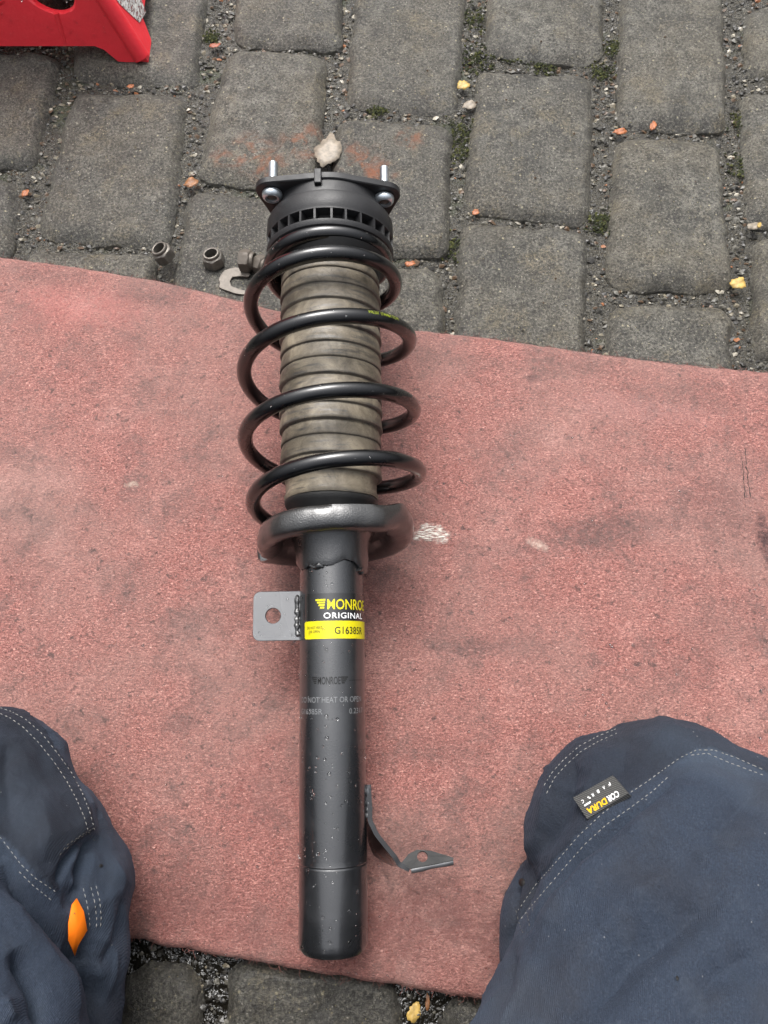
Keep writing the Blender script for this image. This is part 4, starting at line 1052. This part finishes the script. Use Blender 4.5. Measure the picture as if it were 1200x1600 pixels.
fold([(15, 1150), (10, 1220), (18, 1300)], -.003, 16); fold([(60, 1230), (70, 1300), (60, 1350)], .003, 22); fold([(150, 1240), (165, 1300), (160, 1340)], -.002, 10)
fold([(70, 1130), (90, 1150), (110, 1175)], .004, 9)
# small ripples everywhere
vis = (uv[:, 0] > -150) & (uv[:, 0] < 1350) & (uv[:, 1] > 1000) & (uv[:, 1] < 1750)
rip = np.zeros(nv)
for i in np.nonzero(vis)[0]:
    p = P[i]; q = noise.noise((p[0]*16+p[1]*9, p[1]*16-p[0]*9, p[2]*20)); e = 1-abs(noise.noise((p[0]*24+p[1]*12+q*.8, p[1]*15, p[2]*24+4)))*2.2; e2 = 1-abs(noise.noise((p[0]*60+p[1]*30, p[1]*34+q*2, p[2]*60+9)))*2.2
    rip[i] = q*.0034 + max(0, e)**3*.0019 + max(0, e2)**3*.0006
# darker knee reinforcements
from_r = (uv[:, 0] > 780) & (uv[:, 1] < 1600)
def inpoly(poly):
    x, y = uv[:, 0], uv[:, 1]; k = np.zeros(nv, bool); n = len(poly)
    for i in range(n):
        (x1, y1), (x2, y2) = poly[i], poly[i-1]
        with np.errstate(divide='ignore', invalid='ignore'): c = ((y1 > y) != (y2 > y)) & (x < (x2-x1)*(y-y1)/(y2-y1+1e-9)+x1)
        k ^= c
    return k
padR = inpoly(SEAM_R1+[(1300, 1200), (1300, 1080), (1000, 1100), (850, 1180), (820, 1300)]) & (front > 0)
padL = inpoly(SEAM_L1+[(92, 1338), (88, 1394), (55, 1372), (0, 1308), (-300, 1200), (-300, 1080)]) & (front > 0)
pad[padR] = .75; pad[padL] = 1
disp += np.where(padR, .0012, 0) + np.where(padL, .0016, 0)
P2 = P + Nn*(disp+rip)[:, None]; P2[:, 2] = np.maximum(P2[:, 2], MT+.0008)
tm.vertices.foreach_set('co', P2.ravel()); tm.update()
at = tm.attributes.new('pad', 'FLOAT', 'POINT'); at.data.foreach_set('value', pad)
tm.polygons.foreach_set('use_smooth', [True]*len(tm.polygons)); tm.name = 'trousers'; tm.materials.clear()
bvh = BVHTree.FromPolygons([tuple(p) for p in P2], [tuple(p.vertices) for p in tm.polygons])
tr = link('trousers', tm, M_CLOTH, person); person_off = Vector(person.location)
tm.vertices.foreach_set('co', (P2-np.array(person_off)).ravel()); tm.update()
def hit(u, v):
    d = Vector(AX_F + (u-600)/FPX*AX_R - (v-800)/FPX*AX_U).normalized(); r = bvh.ray_cast(Vector(CAMP), d)
    return (r[0], r[1]) if r[0] is not None else (None, None)
def stitches(lines, mat, name='seam_stitching', dash=.0024, gap=.0011, r=.00030):
    V = []; F = []
    for pl in lines:
        pl = np.array(pl, float); pts = []
        seg = np.r_[0, np.cumsum(np.hypot(*np.diff(pl, axis=0).T))]; tt = np.arange(0, seg[-1], 1.0)
        for t in tt:
            u = np.interp(t, seg, pl[:, 0]); v = np.interp(t, seg, pl[:, 1]); h, n_ = hit(u, v)
            if h is not None: pts.append((h, n_))
        if len(pts) < 3: continue
        i = 0; acc = 0; cur = []; on = True; lim = dash
        for a, b in zip(pts[:-1], pts[1:]):
            st = (b[0]-a[0]).length
            if st > .008: cur = []; acc = 0; continue
            if on: cur.append(a)
            acc += st
            if acc > lim:
                if on and len(cur) > 1:
                    m = len(cur); c3 = [cur[0], cur[m//2], cur[-1]]
                    tp = [q[0]+q[1]*(-.0001 if k != 1 else .0002) for k, q in enumerate(c3)]
                    v_, f_ = tube(tp, [r*.7, r, r*.7], 5); o_ = len(V); V += [x-person_off for x in v_]; F += [tuple(k+o_ for k in q) for q in f_]
                cur = []; acc = 0; on = not on; lim = (dash if on else gap)*random.uniform(.8, 1.2)
    if not V: return
    o = link(name, mesh(name, V, F), mat, tr); o['kind'] = 'stuff'
stitches([SEAM_R1, SEAM_R2, SEAM_R2b, SEAM_R3, SEAM_R4], M_THREAD)
stitches([SEAM_L1, SEAM_L2, SEAM_L3, SEAM_L4, SEAM_L6, SEAM_L7, SEAM_L8], M_THREAD)
stitches([SEAM_L5, [(141, 1300), (120, 1311), (100, 1330)], [(138, 1300), (146, 1312), (150, 1316)], [(806, 1422), (812, 1445), (818, 1460)], [(822, 1420), (826, 1438), (828, 1452)], [(830, 1412), (834, 1428)], [(812, 1338), (824, 1342)], [(808, 1350), (822, 1354)]], M_THREAD2)
def patch(name, corners, mat, lift, nu=14, nvv=8, thick=.0008):
    c = [np.array(q, float) for q in corners]; V = []; F = []
    for j in range(nvv+1):
        for i in range(nu+1):
            a, b = i/nu, j/nvv; q = (c[0]*(1-a)+c[1]*a)*(1-b)+(c[3]*(1-a)+c[2]*a)*b; h, n_ = hit(*q)
            if h is None: h = Vector(un(q[0], q[1], .12)); n_ = Vector((0, 0, 1))
            V.append(h+n_*lift-person_off)
    # even out so that it is one stiff little piece
    for j in range(nvv):
        for i in range(nu): a = j*(nu+1)+i; F.append((a, a+1, a+nu+2, a+nu+1))
    o = link(name, fix(mesh(name, V, F)), mat, tr); so = o.modifiers.new('thickness', 'SOLIDIFY'); so.thickness = thick; so.offset = 0
    return o
TAGC = [(896, 1247), (958, 1212), (982, 1240), (918, 1280)]
# the stiff woven label is flat: fit a plane through its surface points
hs_ = [hit(u, v) for u, v in TAGC+[(938, 1246), (925, 1235), (950, 1255)]]; cen = sum((h[0] for h in hs_), Vector())/7; nrm_t = sum((h[1] for h in hs_), Vector()).normalized()
cen = cen + nrm_t*.0056
def on_plane(u, v):
    d = Vector(AX_F + (u-600)/FPX*AX_R - (v-800)/FPX*AX_U); t = (cen-Vector(CAMP)).dot(nrm_t)/d.dot(nrm_t); return Vector(CAMP)+d*t
tc_ = [on_plane(*q) for q in TAGC]
V = [p-person_off+nrm_t*.0006 for p in tc_]+[p-person_off-nrm_t*.0040 for p in tc_]
lab = link('woven_label', fix(mesh('woven_label', V, [(0, 1, 2, 3), (7, 6, 5, 4), (0, 4, 5, 1), (1, 5, 6, 2), (2, 6, 7, 3), (3, 7, 4, 0)], False)), M_TAG, tr)
def tagtext(tx, h, wd, u0, v0, u1, v1, mat, bold=0.02, name='label_text'):
    me = text_mesh(tx, h, bold, 1.0, 1.0); o0, o1 = on_plane(u0, v0), on_plane(u1, v1); ex = (o1-o0); Lx = ex.length; ex.normalize(); ey = nrm_t.cross(ex)
    for v in me.vertices: v.co = o0 + ex*(v.co.x*Lx) + ey*(v.co.y) + nrm_t*.00075 - person_off
    link(name, me, mat, lab)
tagtext('COR', .0042, 1, 965.5, 1235.5, 948, 1246, M_WHITE, .03); tagtext('DURA', .0042, 1, 946.5, 1247, 917, 1265, M_AMBER, .03)
for ch, u, v in (('F', 953.5, 1222.5), ('A', 945, 1228), ('B', 936, 1234), ('R', 927.5, 1239.5), ('I', 919.5, 1245), ('C', 912, 1249.5)):
    tagtext(ch, .0024, 1, u, v, u-(3.4 if ch != 'I' else .9), v+2.1, M_WHITE, .02)
tagtext('\u2588\u2588' if False else '=', .0020, 1, 923, 1251.5, 913, 1257.5, M_WHITE, .06)
# orange lining showing through the gap beside the left thigh
oc = [(119, 1404), (130, 1424), (131, 1452), (123, 1470), (116, 1487), (108, 1478), (101, 1466), (103, 1440), (110, 1420)]
V = []; hh = [hit(u, v) for u, v in oc]; cc = hit(117, 1446)
V = [(h[0] if h[0] is not None else cc[0])+(h[1] if h[1] is not None else cc[1])*.0030-person_off for h in hh]+[cc[0]+cc[1]*.0032-person_off]
ol = link('orange_lining', fix(mesh('orange_lining', V, [(i, (i+1) % 9, 9) for i in range(9)])), M_ORANGE, tr); so = ol.modifiers.new('thickness', 'SOLIDIFY'); so.thickness = .001
# eyelet-like dark holes worn in the cloth
for u, v, r_ in ((157, 1353, .0018), (816, 1379, .0045), (1058, 1529, .0012)):
    h, n_ = hit(u, v)
    if h is None: continue
    q = n_.to_track_quat('Z', 'Y').to_matrix().to_4x4(); bm = bmesh.new()
    bmesh.ops.create_circle(bm, cap_ends=True, segments=14, radius=r_, matrix=Matrix.Translation(h+n_*.0006-person_off) @ q @ Matrix.Diagonal((.6, 1, 1, 1)))
    bmesh.ops.solidify(bm, geom=bm.faces[:], thickness=.0004); link('worn_hole', bm_mesh('worn_hole', bm), M_RUBBER, tr)
# boots behind, soles up
for sx, sgn in ((.150, 1), (-.232, -1)):
    bl = capsule((sx, -.43, .060), (sx, -.56, .055), .046, .042, 7)+capsule((sx, -.56, .055), (sx, -.62, .09), .040, .036, 5)+capsule((sx, -.55, .050), (sx, -.545, .14), .040, .036, 5)
    bm = bmesh.new()
    for c, r in bl: bmesh.ops.create_icosphere(bm, subdivisions=2, radius=r, matrix=Matrix.Translation(c-person_off))
    bt = link('boot', bm_mesh('boot', bm), M_BOOTS, person); r2 = bt.modifiers.new('r', 'REMESH'); r2.mode = 'VOXEL'; r2.voxel_size = .006; r2.use_smooth_shade = True; s2 = bt.modifiers.new('s', 'SMOOTH'); s2.iterations = 5
